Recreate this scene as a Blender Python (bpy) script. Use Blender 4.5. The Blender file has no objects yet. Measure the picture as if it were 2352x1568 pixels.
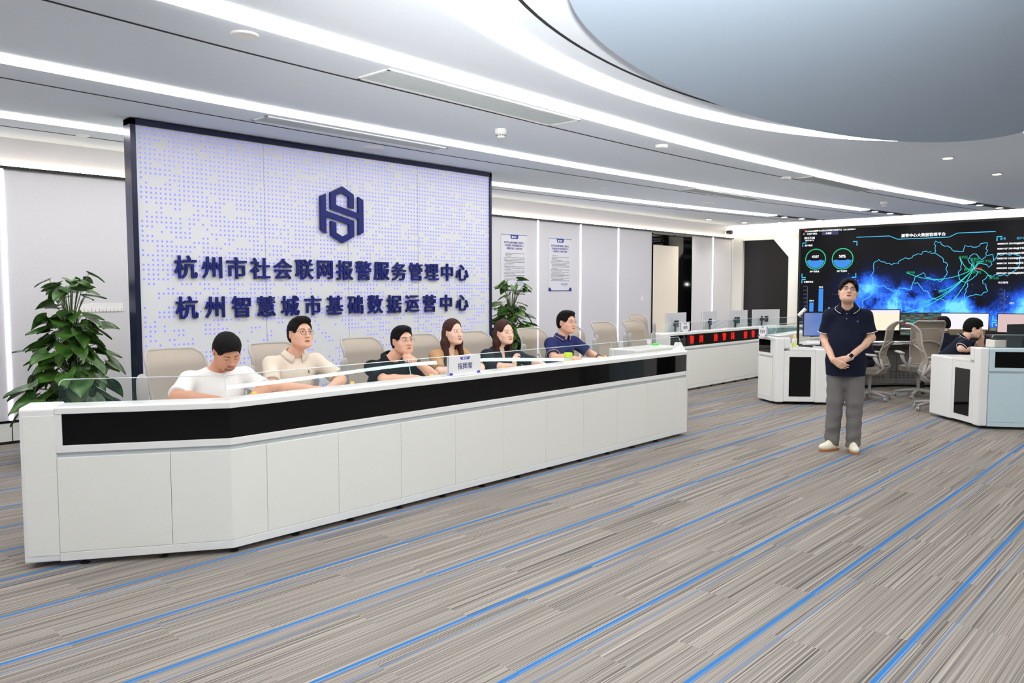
import bpy, bmesh, math, random
import numpy as np
from mathutils import Vector, Matrix, Euler

# ------------------------------------------------------------------ camera, light, exposure
SC = bpy.context.scene
COL = SC.collection
PI = math.pi
SC.view_settings.view_transform = 'Standard'
SC.view_settings.look = 'None'
SC.view_settings.exposure = 0.0
SC.view_settings.gamma = 1.0
SC.view_settings.use_curve_mapping = False
SC.cycles.use_denoising = True
SC.cycles.max_bounces = 10
SC.cycles.diffuse_bounces = 5
SC.cycles.glossy_bounces = 5
SC.cycles.transmission_bounces = 8
SC.cycles.transparent_max_bounces = 24
SC.cycles.sample_clamp_indirect = 6.0

HEAD = math.atan2(.682, .7315)
cam_d = bpy.data.cameras.new('camera')
cam = bpy.data.objects.new('camera', cam_d)
COL.objects.link(cam)
cam.location = (-2.31, -9.555, 1.65)
cam.rotation_euler = (PI / 2 - math.atan(121 / 1800.0), 0, HEAD - PI / 2)
cam_d.sensor_fit = 'HORIZONTAL'
cam_d.sensor_width = 36.0
cam_d.lens = 36.0 * 1800.0 / 2352.0
cam_d.clip_start = 0.05
SC.camera = cam

world = bpy.data.worlds.new('world')
SC.world = world
world.use_nodes = True
world.node_tree.nodes['Background'].inputs[0].default_value = (.8, .86, 1, 1)
world.node_tree.nodes['Background'].inputs[1].default_value = 0.15

STRIP_L = 13.5          # radiance of the ceiling light strips
# the photographer's flash, bounced off the ceiling ahead of the camera
fl_d = bpy.data.lights.new('camera_flash', 'SPOT')
fl_d.energy = 3300
fl_d.color = (1.0, .97, .93)
fl_d.spot_size = math.radians(72)
fl_d.spot_blend = 1.0
fl_d.shadow_soft_size = .06
fl = bpy.data.objects.new('camera_flash', fl_d)
COL.objects.link(fl)
fl.location = (-2.31, -9.555, 1.86)
fl.rotation_euler = Vector((4.2, 2.9, 3.3)).to_track_quat('-Z', 'Y').to_euler()
# ------------------------------------------------------------------ helpers


def lin(c):
    return tuple((v / 255 / 12.92) if v / 255 <= .04045 else ((v / 255 + .055) / 1.055) ** 2.4 for v in c)


MATS = {}


def mat(name, rgb, rough=.5, metal=0.0, spec=.5, emit=None, es=1.0, alpha=None, coat=0.0, bump=None):
    if name in MATS:
        return MATS[name]
    m = bpy.data.materials.new(name)
    m.use_nodes = True
    b = m.node_tree.nodes['Principled BSDF']
    c = lin(rgb)
    b.inputs['Base Color'].default_value = (*c, 1)
    b.inputs['Roughness'].default_value = rough
    b.inputs['Metallic'].default_value = metal
    b.inputs['Specular IOR Level'].default_value = spec
    b.inputs['Coat Weight'].default_value = coat
    if emit is not None:
        b.inputs['Emission Color'].default_value = (*lin(emit), 1)
        b.inputs['Emission Strength'].default_value = es
    if bump:
        nt = m.node_tree
        n = nt.nodes.new('ShaderNodeTexNoise')
        n.inputs['Scale'].default_value = bump[0]
        n.inputs['Detail'].default_value = 3
        tc = nt.nodes.new('ShaderNodeTexCoord')
        nt.links.new(tc.outputs['Object'], n.inputs['Vector'])
        bp = nt.nodes.new('ShaderNodeBump')
        bp.inputs['Strength'].default_value = bump[1]
        bp.inputs['Distance'].default_value = .004
        nt.links.new(n.outputs['Fac'], bp.inputs['Height'])
        nt.links.new(bp.outputs['Normal'], b.inputs['Normal'])
        mr = nt.nodes.new('ShaderNodeMix')
        mr.data_type = 'RGBA'
        mr.inputs['A'].default_value = (*[v * .97 for v in c], 1)
        mr.inputs['B'].default_value = (*[min(1, v * 1.02) for v in c], 1)
        nt.links.new(n.outputs['Fac'], mr.inputs['Factor'])
        nt.links.new(mr.outputs['Result'], b.inputs['Base Color'])
    MATS[name] = m
    return m


def emis(name, rgb, s):
    if name in MATS:
        return MATS[name]
    m = bpy.data.materials.new(name)
    m.use_nodes = True
    nt = m.node_tree
    nt.nodes.clear()
    e = nt.nodes.new('ShaderNodeEmission')
    e.inputs[0].default_value = (*lin(rgb), 1)
    e.inputs[1].default_value = s
    o = nt.nodes.new('ShaderNodeOutputMaterial')
    nt.links.new(e.outputs[0], o.inputs[0])
    MATS[name] = m
    return m


def glass_mat(name, tint=(.97, .985, .98), ior=1.5, boost=1.0):
    m = bpy.data.materials.new(name)
    m.use_nodes = True
    nt = m.node_tree
    nt.nodes.clear()
    t = nt.nodes.new('ShaderNodeBsdfTransparent')
    t.inputs[0].default_value = (*tint, 1)
    g = nt.nodes.new('ShaderNodeBsdfGlossy')
    g.inputs['Color'].default_value = (.66, .98, 1.0, 1)
    g.inputs['Roughness'].default_value = 0.0
    lw = nt.nodes.new('ShaderNodeLayerWeight')
    lw.inputs['Blend'].default_value = .5
    pw = nt.nodes.new('ShaderNodeMath')
    pw.operation = 'POWER'
    pw.inputs[1].default_value = 5.0
    nt.links.new(lw.outputs['Facing'], pw.inputs[0])
    f0 = ((ior - 1) / (ior + 1)) ** 2
    mu = nt.nodes.new('ShaderNodeMath')
    mu.operation = 'MULTIPLY_ADD'
    mu.inputs[1].default_value = (1 - f0)
    mu.inputs[2].default_value = f0 * boost
    nt.links.new(pw.outputs[0], mu.inputs[0])
    mx = nt.nodes.new('ShaderNodeMixShader')
    o = nt.nodes.new('ShaderNodeOutputMaterial')
    nt.links.new(mu.outputs[0], mx.inputs[0])
    nt.links.new(t.outputs[0], mx.inputs[1])
    nt.links.new(g.outputs[0], mx.inputs[2])
    nt.links.new(mx.outputs[0], o.inputs[0])
    MATS[name] = m
    return m


class NT:
    """tiny node-graph helper"""
    def __init__(self, m):
        self.m = m
        self.nt = m.node_tree

    def n(self, t, **kw):
        x = self.nt.nodes.new(t)
        for k, v in kw.items():
            setattr(x, k, v)
        return x

    def l(self, a, b):
        self.nt.links.new(a, b)

    def math(self, op, a, b=None, c=None):
        x = self.n('ShaderNodeMath', operation=op)
        for i, v in enumerate((a, b, c)):
            if v is None:
                continue
            if isinstance(v, (int, float)):
                x.inputs[i].default_value = v
            else:
                self.l(v, x.inputs[i])
        return x.outputs[0]

    def mix(self, f, a, b):
        x = self.n('ShaderNodeMix', data_type='RGBA')
        for k, v in (('Factor', f), ('A', a), ('B', b)):
            if isinstance(v, (int, float)):
                x.inputs[k].default_value = v
            elif isinstance(v, tuple):
                x.inputs[k].default_value = (*v, 1)
            else:
                self.l(v, x.inputs[k])
        return x.outputs['Result']


# ---- tagging
def tag(o, label=None, cat=None, group=None, kind=None):
    if label:
        o['label'] = label
    if cat:
        o['category'] = cat
    if group:
        o['group'] = group
    if kind:
        o['kind'] = kind
    return o


def thing(name, label, cat, loc=(0, 0, 0), rz=0.0, group=None):
    o = bpy.data.objects.new(name, None)
    o.empty_display_size = .1
    COL.objects.link(o)
    o.location = loc
    o.rotation_euler = (0, 0, rz)
    return tag(o, label, cat, group)


def copy_tree(o, parent=None):
    c = o.copy()
    COL.objects.link(c)
    c.parent = parent
    for ch in list(o.children):
        copy_tree(ch, c)
    return c


class MB:
    """mesh builder: collects shapes, links them as one mesh object"""
    def __init__(self):
        self.v = []
        self.f = []
        self.mi = []
        self.cur = 0

    def add(self, vs, fs):
        o = len(self.v)
        self.v += [tuple(p) for p in vs]
        self.f += [tuple(i + o for i in f) for f in fs]
        self.mi += [self.cur] * len(fs)
        return self

    def box(self, a, b):
        x0, y0, z0 = a
        x1, y1, z1 = b
        vs = [(x0, y0, z0), (x1, y0, z0), (x1, y1, z0), (x0, y1, z0), (x0, y0, z1), (x1, y0, z1), (x1, y1, z1), (x0, y1, z1)]
        return self.add(vs, [(0, 3, 2, 1), (4, 5, 6, 7), (0, 1, 5, 4), (1, 2, 6, 5), (2, 3, 7, 6), (3, 0, 4, 7)])

    def cbox(self, c, s, rot=None):
        vs = []
        for dz in (-1, 1):
            for dx, dy in ((-1, -1), (1, -1), (1, 1), (-1, 1)):
                p = Vector((dx * s[0] / 2, dy * s[1] / 2, dz * s[2] / 2))
                if rot is not None:
                    p = rot @ p
                vs.append((p.x + c[0], p.y + c[1], p.z + c[2]))
        return self.add(vs, [(0, 3, 2, 1), (4, 5, 6, 7), (0, 1, 5, 4), (1, 2, 6, 5), (2, 3, 7, 6), (3, 0, 4, 7)])

    def prism(self, poly, z0, z1):
        n = len(poly)
        vs = [(p[0], p[1], z0) for p in poly] + [(p[0], p[1], z1) for p in poly]
        fs = [tuple(range(n - 1, -1, -1)), tuple(range(n, 2 * n))]
        for i in range(n):
            j = (i + 1) % n
            fs.append((i, j, n + j, n + i))
        return self.add(vs, fs)

    def extrude(self, poly3, vec):
        n = len(poly3)
        vs = [tuple(p) for p in poly3] + [tuple(Vector(p) + Vector(vec)) for p in poly3]
        fs = [tuple(range(n - 1, -1, -1)), tuple(range(n, 2 * n))]
        for i in range(n):
            j = (i + 1) % n
            fs.append((i, j, n + j, n + i))
        return self.add(vs, fs)

    def tube(self, path, r, seg=8, closed=False, flat=(1, 1)):
        pts = [Vector(p) for p in path]
        n = len(pts)
        rs = r if isinstance(r, (list, tuple)) else [r] * n
        rings = []
        up = Vector((0, 0, 1))
        prev = None
        for i in range(n):
            if closed:
                d = (pts[(i + 1) % n] - pts[i - 1])
            else:
                d = pts[min(i + 1, n - 1)] - pts[max(i - 1, 0)]
            d.normalize()
            if prev is None:
                a = up if abs(d.dot(up)) < .95 else Vector((1, 0, 0))
                s = d.cross(a).normalized()
            else:
                s = (prev - d * prev.dot(d)).normalized()
            prev = s
            t = d.cross(s)
            rings.append([pts[i] + s * (math.cos(2 * PI * k / seg) * rs[i] * flat[0]) + t * (math.sin(2 * PI * k / seg) * rs[i] * flat[1]) for k in range(seg)])
        vs = [p for ring in rings for p in ring]
        fs = []
        m = n if closed else n - 1
        for i in range(m):
            a = i * seg
            b = ((i + 1) % n) * seg
            for k in range(seg):
                k2 = (k + 1) % seg
                fs.append((a + k, b + k, b + k2, a + k2))
        if not closed:
            fs.append(tuple(range(seg)))
            fs.append(tuple((n - 1) * seg + k for k in range(seg - 1, -1, -1)))
        return self.add(vs, fs)

    def lathe(self, prof, c=(0, 0, 0), seg=24, axis='Z'):
        vs, fs = [], []
        for (r, z) in prof:
            for k in range(seg):
                a = 2 * PI * k / seg
                if axis == 'Z':
                    vs.append((c[0] + r * math.cos(a), c[1] + r * math.sin(a), c[2] + z))
                elif axis == 'Y':
                    vs.append((c[0] + r * math.cos(a), c[1] + z, c[2] + r * math.sin(a)))
                else:
                    vs.append((c[0] + z, c[1] + r * math.cos(a), c[2] + r * math.sin(a)))
        n = len(prof)
        for i in range(n - 1):
            for k in range(seg):
                k2 = (k + 1) % seg
                fs.append((i * seg + k, i * seg + k2, (i + 1) * seg + k2, (i + 1) * seg + k))
        fs.append(tuple(range(seg - 1, -1, -1)))
        fs.append(tuple((n - 1) * seg + k for k in range(seg)))
        return self.add(vs, fs)

    def grid(self, fn, nu, nv):
        vs = [fn(i / nu, j / nv) for j in range(nv + 1) for i in range(nu + 1)]
        fs = []
        for j in range(nv):
            for i in range(nu):
                a = j * (nu + 1) + i
                fs.append((a, a + 1, a + nu + 2, a + nu + 1))
        return self.add(vs, fs)

    def xf(self, M):
        self.v = [tuple(M @ Vector(p)) for p in self.v]
        return self

    def build(self, name, mats, parent=None, smooth=False, bevel=0.0, world=False, sharp=40, solid=0.0, subsurf=0, recalc=True):
        me = bpy.data.meshes.new(name)
        vs = self.v
        if world and parent is not None:
            ox = Vector((0, 0, 0))
            q = parent
            while q is not None:
                ox += Vector(q.location)
                q = q.parent
            vs = [(p[0] - ox.x, p[1] - ox.y, p[2] - ox.z) for p in vs]
        me.from_pydata(vs, [], self.f)
        if not isinstance(mats, (list, tuple)):
            mats = [mats]
        for m in mats:
            me.materials.append(m)
        if len(mats) > 1:
            me.polygons.foreach_set('material_index', self.mi)
        if recalc:
            bm = bmesh.new()
            bm.from_mesh(me)
            bmesh.ops.recalc_face_normals(bm, faces=bm.faces)
            bm.to_mesh(me)
            bm.free()
        me.update()
        if smooth:
            me.shade_smooth()
            if sharp:
                me.set_sharp_from_angle(angle=math.radians(sharp))
        o = bpy.data.objects.new(name, me)
        COL.objects.link(o)
        if parent is not None:
            o.parent = parent
        if solid:
            md = o.modifiers.new('solid', 'SOLIDIFY')
            md.thickness = solid
            md.offset = 0
        if bevel:
            md = o.modifiers.new('bevel', 'BEVEL')
            md.width = bevel
            md.segments = 2
            md.limit_method = 'ANGLE'
            md.angle_limit = math.radians(35)
        if subsurf:
            md = o.modifiers.new('sub', 'SUBSURF')
            md.levels = subsurf
            md.render_levels = subsurf
        return o


def struct(name, mb, m, **kw):
    o = mb.build(name, m, **kw)
    o['kind'] = 'structure'
    return o


# ---- text as mesh (the built-in font)
DG = None
_txt_cache = {}


def text_mesh(body, size=.1, depth=0.0, bold=0.0, align='CENTER', spacing=1.0):
    key = (body, size, depth, bold, align, spacing)
    if key in _txt_cache:
        return _txt_cache[key]
    cu = bpy.data.curves.new('t', 'FONT')
    cu.body = body
    cu.size = size
    cu.extrude = depth
    cu.offset = bold
    cu.align_x = align
    cu.align_y = 'CENTER'
    cu.space_character = spacing
    cu.resolution_u = 3
    o = bpy.data.objects.new('t', cu)
    COL.objects.link(o)
    dg = bpy.context.evaluated_depsgraph_get()
    me = o.evaluated_get(dg).to_mesh()
    vs = [tuple(v.co) for v in me.vertices]
    fs = [tuple(p.vertices) for p in me.polygons]
    o.evaluated_get(dg).to_mesh_clear()
    bpy.data.objects.remove(o)
    bpy.data.curves.remove(cu)
    _txt_cache[key] = (vs, fs)
    return vs, fs


def add_text(mb, body, size, origin, ux, uy, depth=0.0, bold=0.0, align='CENTER', spacing=1.0, fit=None, sx=1.0):
    """text laid in the plane spanned by ux, uy with its centre at origin; fit = width it should have"""
    vs, fs = text_mesh(body, size, depth, bold, align, spacing)
    if not vs:
        return mb
    ux, uy = Vector(ux), Vector(uy)
    nz = ux.cross(uy)
    if fit:
        xs = [p[0] for p in vs]
        sx = fit / max(1e-6, max(xs) - min(xs))
    o = Vector(origin)
    return mb.add([tuple(o + ux * (p[0] * sx) + uy * p[1] + nz * p[2]) for p in vs], fs)


# ---- sweeps along a ground polyline (depth goes to the left of the walking direction)
def offs(poly, d, e0=None, e1=None):
    out = []
    n = len(poly)
    for i in range(n):
        p = Vector(poly[i])
        if i == 0:
            t = (Vector(poly[1]) - p).normalized()
            nn = Vector(e0) if e0 else Vector((-t.y, t.x))
            out.append(p + nn * d)
        elif i == n - 1:
            t = (p - Vector(poly[-2])).normalized()
            nn = Vector(e1) if e1 else Vector((-t.y, t.x))
            out.append(p + nn * d)
        else:
            t0 = (p - Vector(poly[i - 1])).normalized()
            t1 = (Vector(poly[i + 1]) - p).normalized()
            n0 = Vector((-t0.y, t0.x))
            n1 = Vector((-t1.y, t1.x))
            b = (n0 + n1).normalized()
            out.append(p + b * (d / max(.3, b.dot(n0))))
    return out


def sweep(mb, poly, prof, e0=None, e1=None):
    """prof: closed polygon of (depth, z)"""
    rows = [offs(poly, d, e0, e1) for d, z in prof]
    m = len(prof)
    n = len(poly)
    vs = [(rows[k][i].x, rows[k][i].y, prof[k][1]) for i in range(n) for k in range(m)]
    fs = []
    for i in range(n - 1):
        for k in range(m):
            k2 = (k + 1) % m
            fs.append((i * m + k, (i + 1) * m + k, (i + 1) * m + k2, i * m + k2))
    fs.append(tuple(range(m)))
    fs.append(tuple((n - 1) * m + k for k in range(m - 1, -1, -1)))
    return mb.add(vs, fs)


def plen(poly):
    return sum((Vector(poly[i + 1]) - Vector(poly[i])).length for i in range(len(poly) - 1))


def pat(poly, s):
    for i in range(len(poly) - 1):
        a, b = Vector(poly[i]), Vector(poly[i + 1])
        L = (b - a).length
        if s <= L or i == len(poly) - 2:
            return a + (b - a) * (s / L)
        s -= L


def sub(poly, s0, s1):
    out = [pat(poly, s0)]
    acc = 0
    for i in range(1, len(poly) - 1):
        acc += (Vector(poly[i]) - Vector(poly[i - 1])).length
        if s0 + 1e-4 < acc < s1 - 1e-4:
            out.append(Vector(poly[i]))
    out.append(pat(poly, s1))
    return out


def rect(d0, d1, z0, z1):
    return [(d0, z0), (d1, z0), (d1, z1), (d0, z1)]


# ------------------------------------------------------------------ materials
WHITE = mat('white_laminate', (238, 239, 233), .35, bump=(60, .02))
WHITE2 = mat('white_gloss', (236, 237, 235), .2)
WALLP = mat('wall_panel', (214, 213, 219), .45, bump=(40, .02))
CEIL = mat('ceiling_blue_lit_paint', (230, 239, 249), .8, bump=(30, .02))  # blue light from the screens is mixed into this ceiling colour
DISCM = mat('disc_blue_lit_paint', (168, 187, 206), .7)  # blue light falling on the oval is put into its colour
BLACKGL = mat('black_glass', (8, 8, 10), .03, spec=.3)
BLACK = mat('black_plastic', (18, 18, 19), .4)
DKGREY = mat('dark_grey', (60, 60, 62), .5)
TRIMB = mat('black_metal_trim', (22, 22, 26), .25, metal=.5)
GROOVE = mat('groove_shadow_gap', (30, 32, 36), .8)
CHAN = mat('pale_channel', (200, 208, 212), .5)
GREY = mat('grey_panel', (122, 121, 119), .5, bump=(50, .02))
LGREY = mat('light_grey_plastic', (176, 174, 171), .4)
SILVER = mat('silver', (200, 202, 205), .3, metal=.8)
NAVY = mat('navy_letter', (19, 30, 108), .45, spec=.3)
PAPER = mat('paper', (240, 240, 240), .8)
GLASS = glass_mat('desk_glass', boost=2.4)
CLEAR = glass_mat('clear_plastic', (.95, .96, .97), 1.4)
STRIP = emis('strip_light', (255, 252, 248), STRIP_L)
WSTRIP = emis('wall_strip_light', (236, 232, 255), 7.0)
COVE = emis('cove_led', (255, 236, 205), 13.0)
SPOT = emis('downlight_lamp', (255, 244, 225), 30.0)
# ------------------------------------------------------------------ room shell
X0, X1, Y0, Y1, CH = -6.0, 16.2, -16.0, 0.0, 3.23


def carpet():
    m = bpy.data.materials.new('striped_carpet')
    m.use_nodes = True
    g = NT(m)
    b = m.node_tree.nodes['Principled BSDF']
    b.inputs['Roughness'].default_value = .95
    b.inputs['Specular IOR Level'].default_value = .1
    tc = g.n('ShaderNodeTexCoord')
    sp = g.n('ShaderNodeSeparateXYZ')
    g.l(tc.outputs['Object'], sp.inputs[0])
    x, y = sp.outputs[0], sp.outputs[1]
    per = .574
    q = g.math('MULTIPLY', g.math('ADD', y, 4.52 + per * 40), 1 / per)
    fr = g.math('FRACT', q)
    row = g.math('FLOOR', q)
    # planks inside each row: four strips, staggered lengths
    sub4 = g.math('FLOOR', g.math('MULTIPLY', fr, 2.0))
    sid = g.math('ADD', g.math('MULTIPLY', row, 2.0), sub4)
    tile = g.math('FLOOR', g.math('ADD', g.math('MULTIPLY', x, 1.0), g.math('MULTIPLY', sid, .37)))
    wn = g.n('ShaderNodeTexWhiteNoise', noise_dimensions='2D')
    cv = g.n('ShaderNodeCombineXYZ')
    g.l(sid, cv.inputs[0])
    g.l(tile, cv.inputs[1])
    g.l(cv.outputs[0], wn.inputs['Vector'])

    def stripes(scale, xs, seed):
        c = g.n('ShaderNodeCombineXYZ')
        g.l(g.math('MULTIPLY', x, xs), c.inputs[0])
        g.l(g.math('MULTIPLY', y, scale), c.inputs[1])
        g.l(g.math('ADD', g.math('MULTIPLY', wn.outputs['Value'], 37.0), seed), c.inputs[2])
        n = g.n('ShaderNodeTexNoise')
        n.inputs['Scale'].default_value = 1.0
        n.inputs['Detail'].default_value = 2.0
        g.l(c.outputs[0], n.inputs['Vector'])
        return n.outputs['Fac']
    fine = stripes(170, .5, 0)
    broad = stripes(28, .3, 9)
    r1 = g.n('ShaderNodeMapRange')
    r1.inputs['From Min'].default_value = .36
    r1.inputs['From Max'].default_value = .64
    g.l(fine, r1.inputs['Value'])
    r2 = g.n('ShaderNodeMapRange')
    r2.inputs['From Min'].default_value = .4
    r2.inputs['From Max'].default_value = .6
    g.l(broad, r2.inputs['Value'])
    dark, mid, light = lin((68, 65, 65)), lin((139, 132, 125)), lin((174, 167, 157))
    a = g.mix(r1.outputs[0], dark, light)
    c2 = g.mix(g.math('MULTIPLY', r2.outputs[0], .6), a, mid)
    # yarn rows as tiny cross ticks
    w = g.n('ShaderNodeTexNoise')
    w.inputs['Scale'].default_value = 260
    g.l(tc.outputs['Object'], w.inputs['Vector'])
    c3 = g.mix(g.math('MULTIPLY', w.outputs['Fac'], .3), c2, lin((111, 105, 101)))
    # blue lines: one wide, one thin per row
    wob = g.math('MULTIPLY', g.math('SUBTRACT', wn.outputs['Value'], .5), .006)
    f2 = g.math('ADD', fr, wob)
    main = g.math('LESS_THAN', g.math('ABSOLUTE', g.math('SUBTRACT', f2, .076)), .026)
    gap = g.math('LESS_THAN', g.math('ABSOLUTE', g.math('SUBTRACT', f2, .064)), .005)
    main = g.math('SUBTRACT', main, g.math('MULTIPLY', gap, .8))
    thin = g.math('MULTIPLY', g.math('LESS_THAN', g.math('ABSOLUTE', g.math('SUBTRACT', f2, .905)), .008), .6)
    bl = g.math('MAXIMUM', main, thin)
    c4 = g.mix(bl, c3, lin((46, 110, 172)))
    g.l(c4, b.inputs['Base Color'])
    bp = g.n('ShaderNodeBump')
    bp.inputs['Strength'].default_value = .25
    bp.inputs['Distance'].default_value = .003
    g.l(fine, bp.inputs['Height'])
    g.l(bp.outputs[0], b.inputs['Normal'])
    return m


CARPET = carpet()
struct('floor', MB().box((X0 - .2, Y0 - .2, -.1), (X1 + .2, Y1 + 1.2, 0)), CARPET)
ce = MB().box((X0 - .2, Y0 - .2, CH), (X1 + .2, Y1 + 1.2, CH + .1))
struct('ceiling', ce, CEIL)

# back wall with the door opening
DX0, DX1, DZ = 12.44, 14.13, 2.88
wb = MB()
wb.box((X0, 0, 0), (DX0, .12, CH)).box((DX1, 0, 0), (X1, .12, CH)).box((DX0, 0, DZ), (DX1, .12, CH))
struct('wall_back', wb, WALLP)
struct('wall_left', MB().box((X0 - .12, Y0, 0), (X0, Y1, CH)), WALLP)
struct('wall_front', MB().box((X0, Y0 - .12, 0), (X1, Y0, CH)), mat('front_wall_grey', (128, 126, 124), .5, bump=(40, .02)))
DT = [(-.24, 0), (-.24, 2.86), (-1.06, 2.86), (-1.45, 2.42), (-1.45, 0)]
wr = MB()
wr.box((X1, Y0, 0), (X1 + .12, -1.45, CH)).box((X1, -.24, 0), (X1 + .12, 0, CH)).box((X1, -1.45, 2.86), (X1 + .12, -.24, CH))
wr.extrude([(X1, -1.45, 2.42), (X1, -1.06, 2.86), (X1, -1.45, 2.86)], (.12, 0, 0))
struct('wall_right', wr, mat('wall_warm_white', (232, 231, 224), .5, bump=(40, .02)))
# dark doorway in the screen wall
struct('door_2', MB().extrude([(X1 + .1, y, z) for y, z in DT], (.03, 0, 0)), mat('dark_door', (16, 14, 12), .35))
struct('trim_5', MB().box((X1 - .015, -.255, 0), (X1 + .1, -.235, 2.88)).box((X1 - .015, -1.06, 2.855), (X1 + .1, -.235, 2.88)), WHITE2)
# trims on the back wall
tb = MB()
for a, b in ((X0, DX0), (DX0, 16.12)):
    tb.box((a, -.05, 2.9), (b, 0, 2.93))
struct('trim_1', tb, TRIMB)
struct('trim_2', MB().box((X0, -.012, .225), (DX0, .0, .25)), TRIMB)
struct('baseboard_back', MB().box((X0, -.012, .03), (DX0, 0, .22)).box((DX1, -.012, .03), (X1, 0, .22)), WHITE2)
struct('trim_3', MB().box((X0, -.01, 0), (DX0, 0, .03)), BLACK)
# seams between the wall panels
seam = MB()
for x in (-1.16, 16.11):
    seam.box((x, -.003, .25), (x + .006, 0, 2.9))
for x in (.11, 8.64, 9.91, 11.18):
    seam.box((x - .004, -.014, .03), (x + .004, -.004, .22))
struct('trim_4', seam, GROOVE)
# the door: black glossy surround, cream leaf
d1 = bpy.data.objects.new('door_1', None)
COL.objects.link(d1)
d1.location = (DX0, 0, 0)
d1['kind'] = 'structure'
MB().box((DX0, .09, 0), (DX1, .12, DZ)).box((DX0, -.02, 0), (DX0 + .03, .1, DZ)).box((DX1 - .03, -.02, 0), (DX1, .1, DZ)).box((DX0, -.02, DZ - .03), (DX1, .1, DZ)).build('door_frame', BLACKGL, d1, world=True)
MB().box((DX0 + .035, .03, 0.01), (13.6, .085, 2.62)).build('door_leaf', mat('cream_door', (240, 230, 214), .5, bump=(40, .02)), d1, world=True)
# hidden LED lines of the coves (they stand on the trim / in the ceiling edge)
cl = MB().box((X0, -.04, 2.932), (16.1, -.015, 2.94)).build('cove_light', COVE)
tag(cl, 'warm light line lying on the black trim along the back wall', 'light')
cl = MB().box((X1 - .16, Y0, CH - .012), (X1 - .02, -.05, CH - .002)).build('cove_light', emis('cove_led_screen', (255, 246, 226), 12.0))
tag(cl, 'warm light line in the ceiling edge above the video wall', 'light')
for k, (x, where) in enumerate(((.11, 'at the far left, beside the tall plant'), (8.64, 'between the two wall posters'), (9.91, 'right of the second poster'), (11.18, 'left of the wall switch'), (15.15, 'right of the cream door'))):
    o = MB().box((x - .016, -.008, .25), (x + .016, 0, 2.9)).build('wall_light', WSTRIP)
    tag(o, 'thin vertical light strip in the back wall ' + where, 'light', 'vertical light strips in the back wall')

# ------------------------------------------------------------------ ceiling lines


def interp(pts, n=60):
    xs = np.array([p[0] for p in pts])
    ys = np.array([p[1] for p in pts])
    t = np.linspace(xs[0], xs[-1], n)
    yy = np.interp(t, xs, ys)
    for _ in range(6):
        yy[1:-1] = .25 * yy[:-2] + .5 * yy[1:-1] + .25 * yy[2:]
    return [(float(a), float(b)) for a, b in zip(t, yy)]


def ribbon(mb, pts, w, z0, z1):
    return sweep(mb, pts, [(-w / 2, z0), (w / 2, z0), (w / 2, z1), (-w / 2, z1)])


LA = [(X0, -1.32), (-.2, -1.25), (.85, -1.24), (6.2, -1.21), (7.8, -1.36), (10.1, -1.52), (12, -1.75), (14, -2.03)]
LB = [(X0, -3.4), (-.7, -3.26), (1, -3.19), (4, -3.2), (6, -3.22), (8, -3.33), (10, -3.45), (12, -3.66), (14.1, -3.92)]
LC = [(X0, -5.6), (-.3, -5.25), (1, -5.19), (2.5, -5.15), (4, -5.11), (5.5, -5.08), (7, -5.13), (9, -5.23), (11, -5.37), (14.1, -5.78)]
for pts, w, lb in ((LA, .23, 'long ceiling light line nearest the back wall, passing behind the sign wall'),
                   (LB, .20, 'long ceiling light line just above the top of the sign wall'),
                   (LC, .20, 'long ceiling light line between the ceiling vents and the oval')):
    o = ribbon(MB(), interp(pts), w, CH - .014, CH - .001).build('ceiling_light', STRIP)
    tag(o, lb, 'ceiling light', 'long light lines in the ceiling')


def ell(cx, cy, a, b, t0, t1, n=72):
    return [(cx + a * math.cos(t0 + (t1 - t0) * i / n), cy + b * math.sin(t0 + (t1 - t0) * i / n)) for i in range(n + 1)]


OC = (3.3, -7.75)
o = ribbon(MB(), ell(OC[0], OC[1], 3.8, 1.9, .06, PI * 2 - .06, 110), .2, CH - .008, CH - .001).build('ceiling_light', STRIP)
tag(o, 'curved ceiling light line following the hanging oval', 'ceiling light')
for pts, lb in (([(X0, -11.0), (3.2, -10.8), (4.5, -10.74), (6.2, -10.5), (8.4, -10.62), (10.3, -10.95), (12.8, -11.3), (14, -11.5)], 'ceiling light line over the front of the room, next to the oval'),
                ([(X0, -12.9), (4, -12.6), (8, -12.6), (14, -13.2)], 'ceiling light line over the front of the room, second from the oval'),
                ([(X0, -14.7), (4, -14.5), (8, -14.5), (14, -14.9)], 'ceiling light line nearest the front wall')):
    o = ribbon(MB(), interp(pts), .14, CH - .008, CH - .001).build('ceiling_light', STRIP)
    tag(o, lb, 'ceiling light', 'long light lines in the ceiling')
gm = MB()
for pts in ([(X0, -.75), (0, -.66), (1, -.63), (6.7, -.76), (8.4, -.89), (10.7, -1.12), (14, -1.6), (16, -1.95)],
            [(X0, -2.9), (-.5, -2.67), (1.5, -2.57), (4, -2.54), (6.2, -2.63), (8.2, -2.73), (10.7, -2.94), (14, -3.4), (16, -3.75)],
            [(X0, -5.1), (-.8, -4.67), (.2, -4.58), (4, -4.52), (5.5, -4.52), (7.5, -4.6), (9.8, -4.82), (13, -5.16), (16, -5.6)]):
    ribbon(gm, interp(pts), .022, CH - .003, CH - .0005)
ribbon(gm, ell(OC[0], OC[1], 3.45, 1.6, 0, PI * 2, 110), .022, CH - .003, CH - .0005)
struct('trim_6', gm, GROOVE)
# dark slots that carry the lines on to the screen wall, with small spots in them
sl = MB()
SLOTS = ([(14, -2.03), (15, -2.2), (16.0, -2.36)], [(14.1, -3.92), (15, -4.05), (16.0, -4.2)], [(14.1, -5.78), (15, -5.95), (16.0, -6.1)])
for s in SLOTS:
    ribbon(sl, s, .2, CH - .004, CH - .0007)
struct('trim_7', sl, GROOVE)


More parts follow.
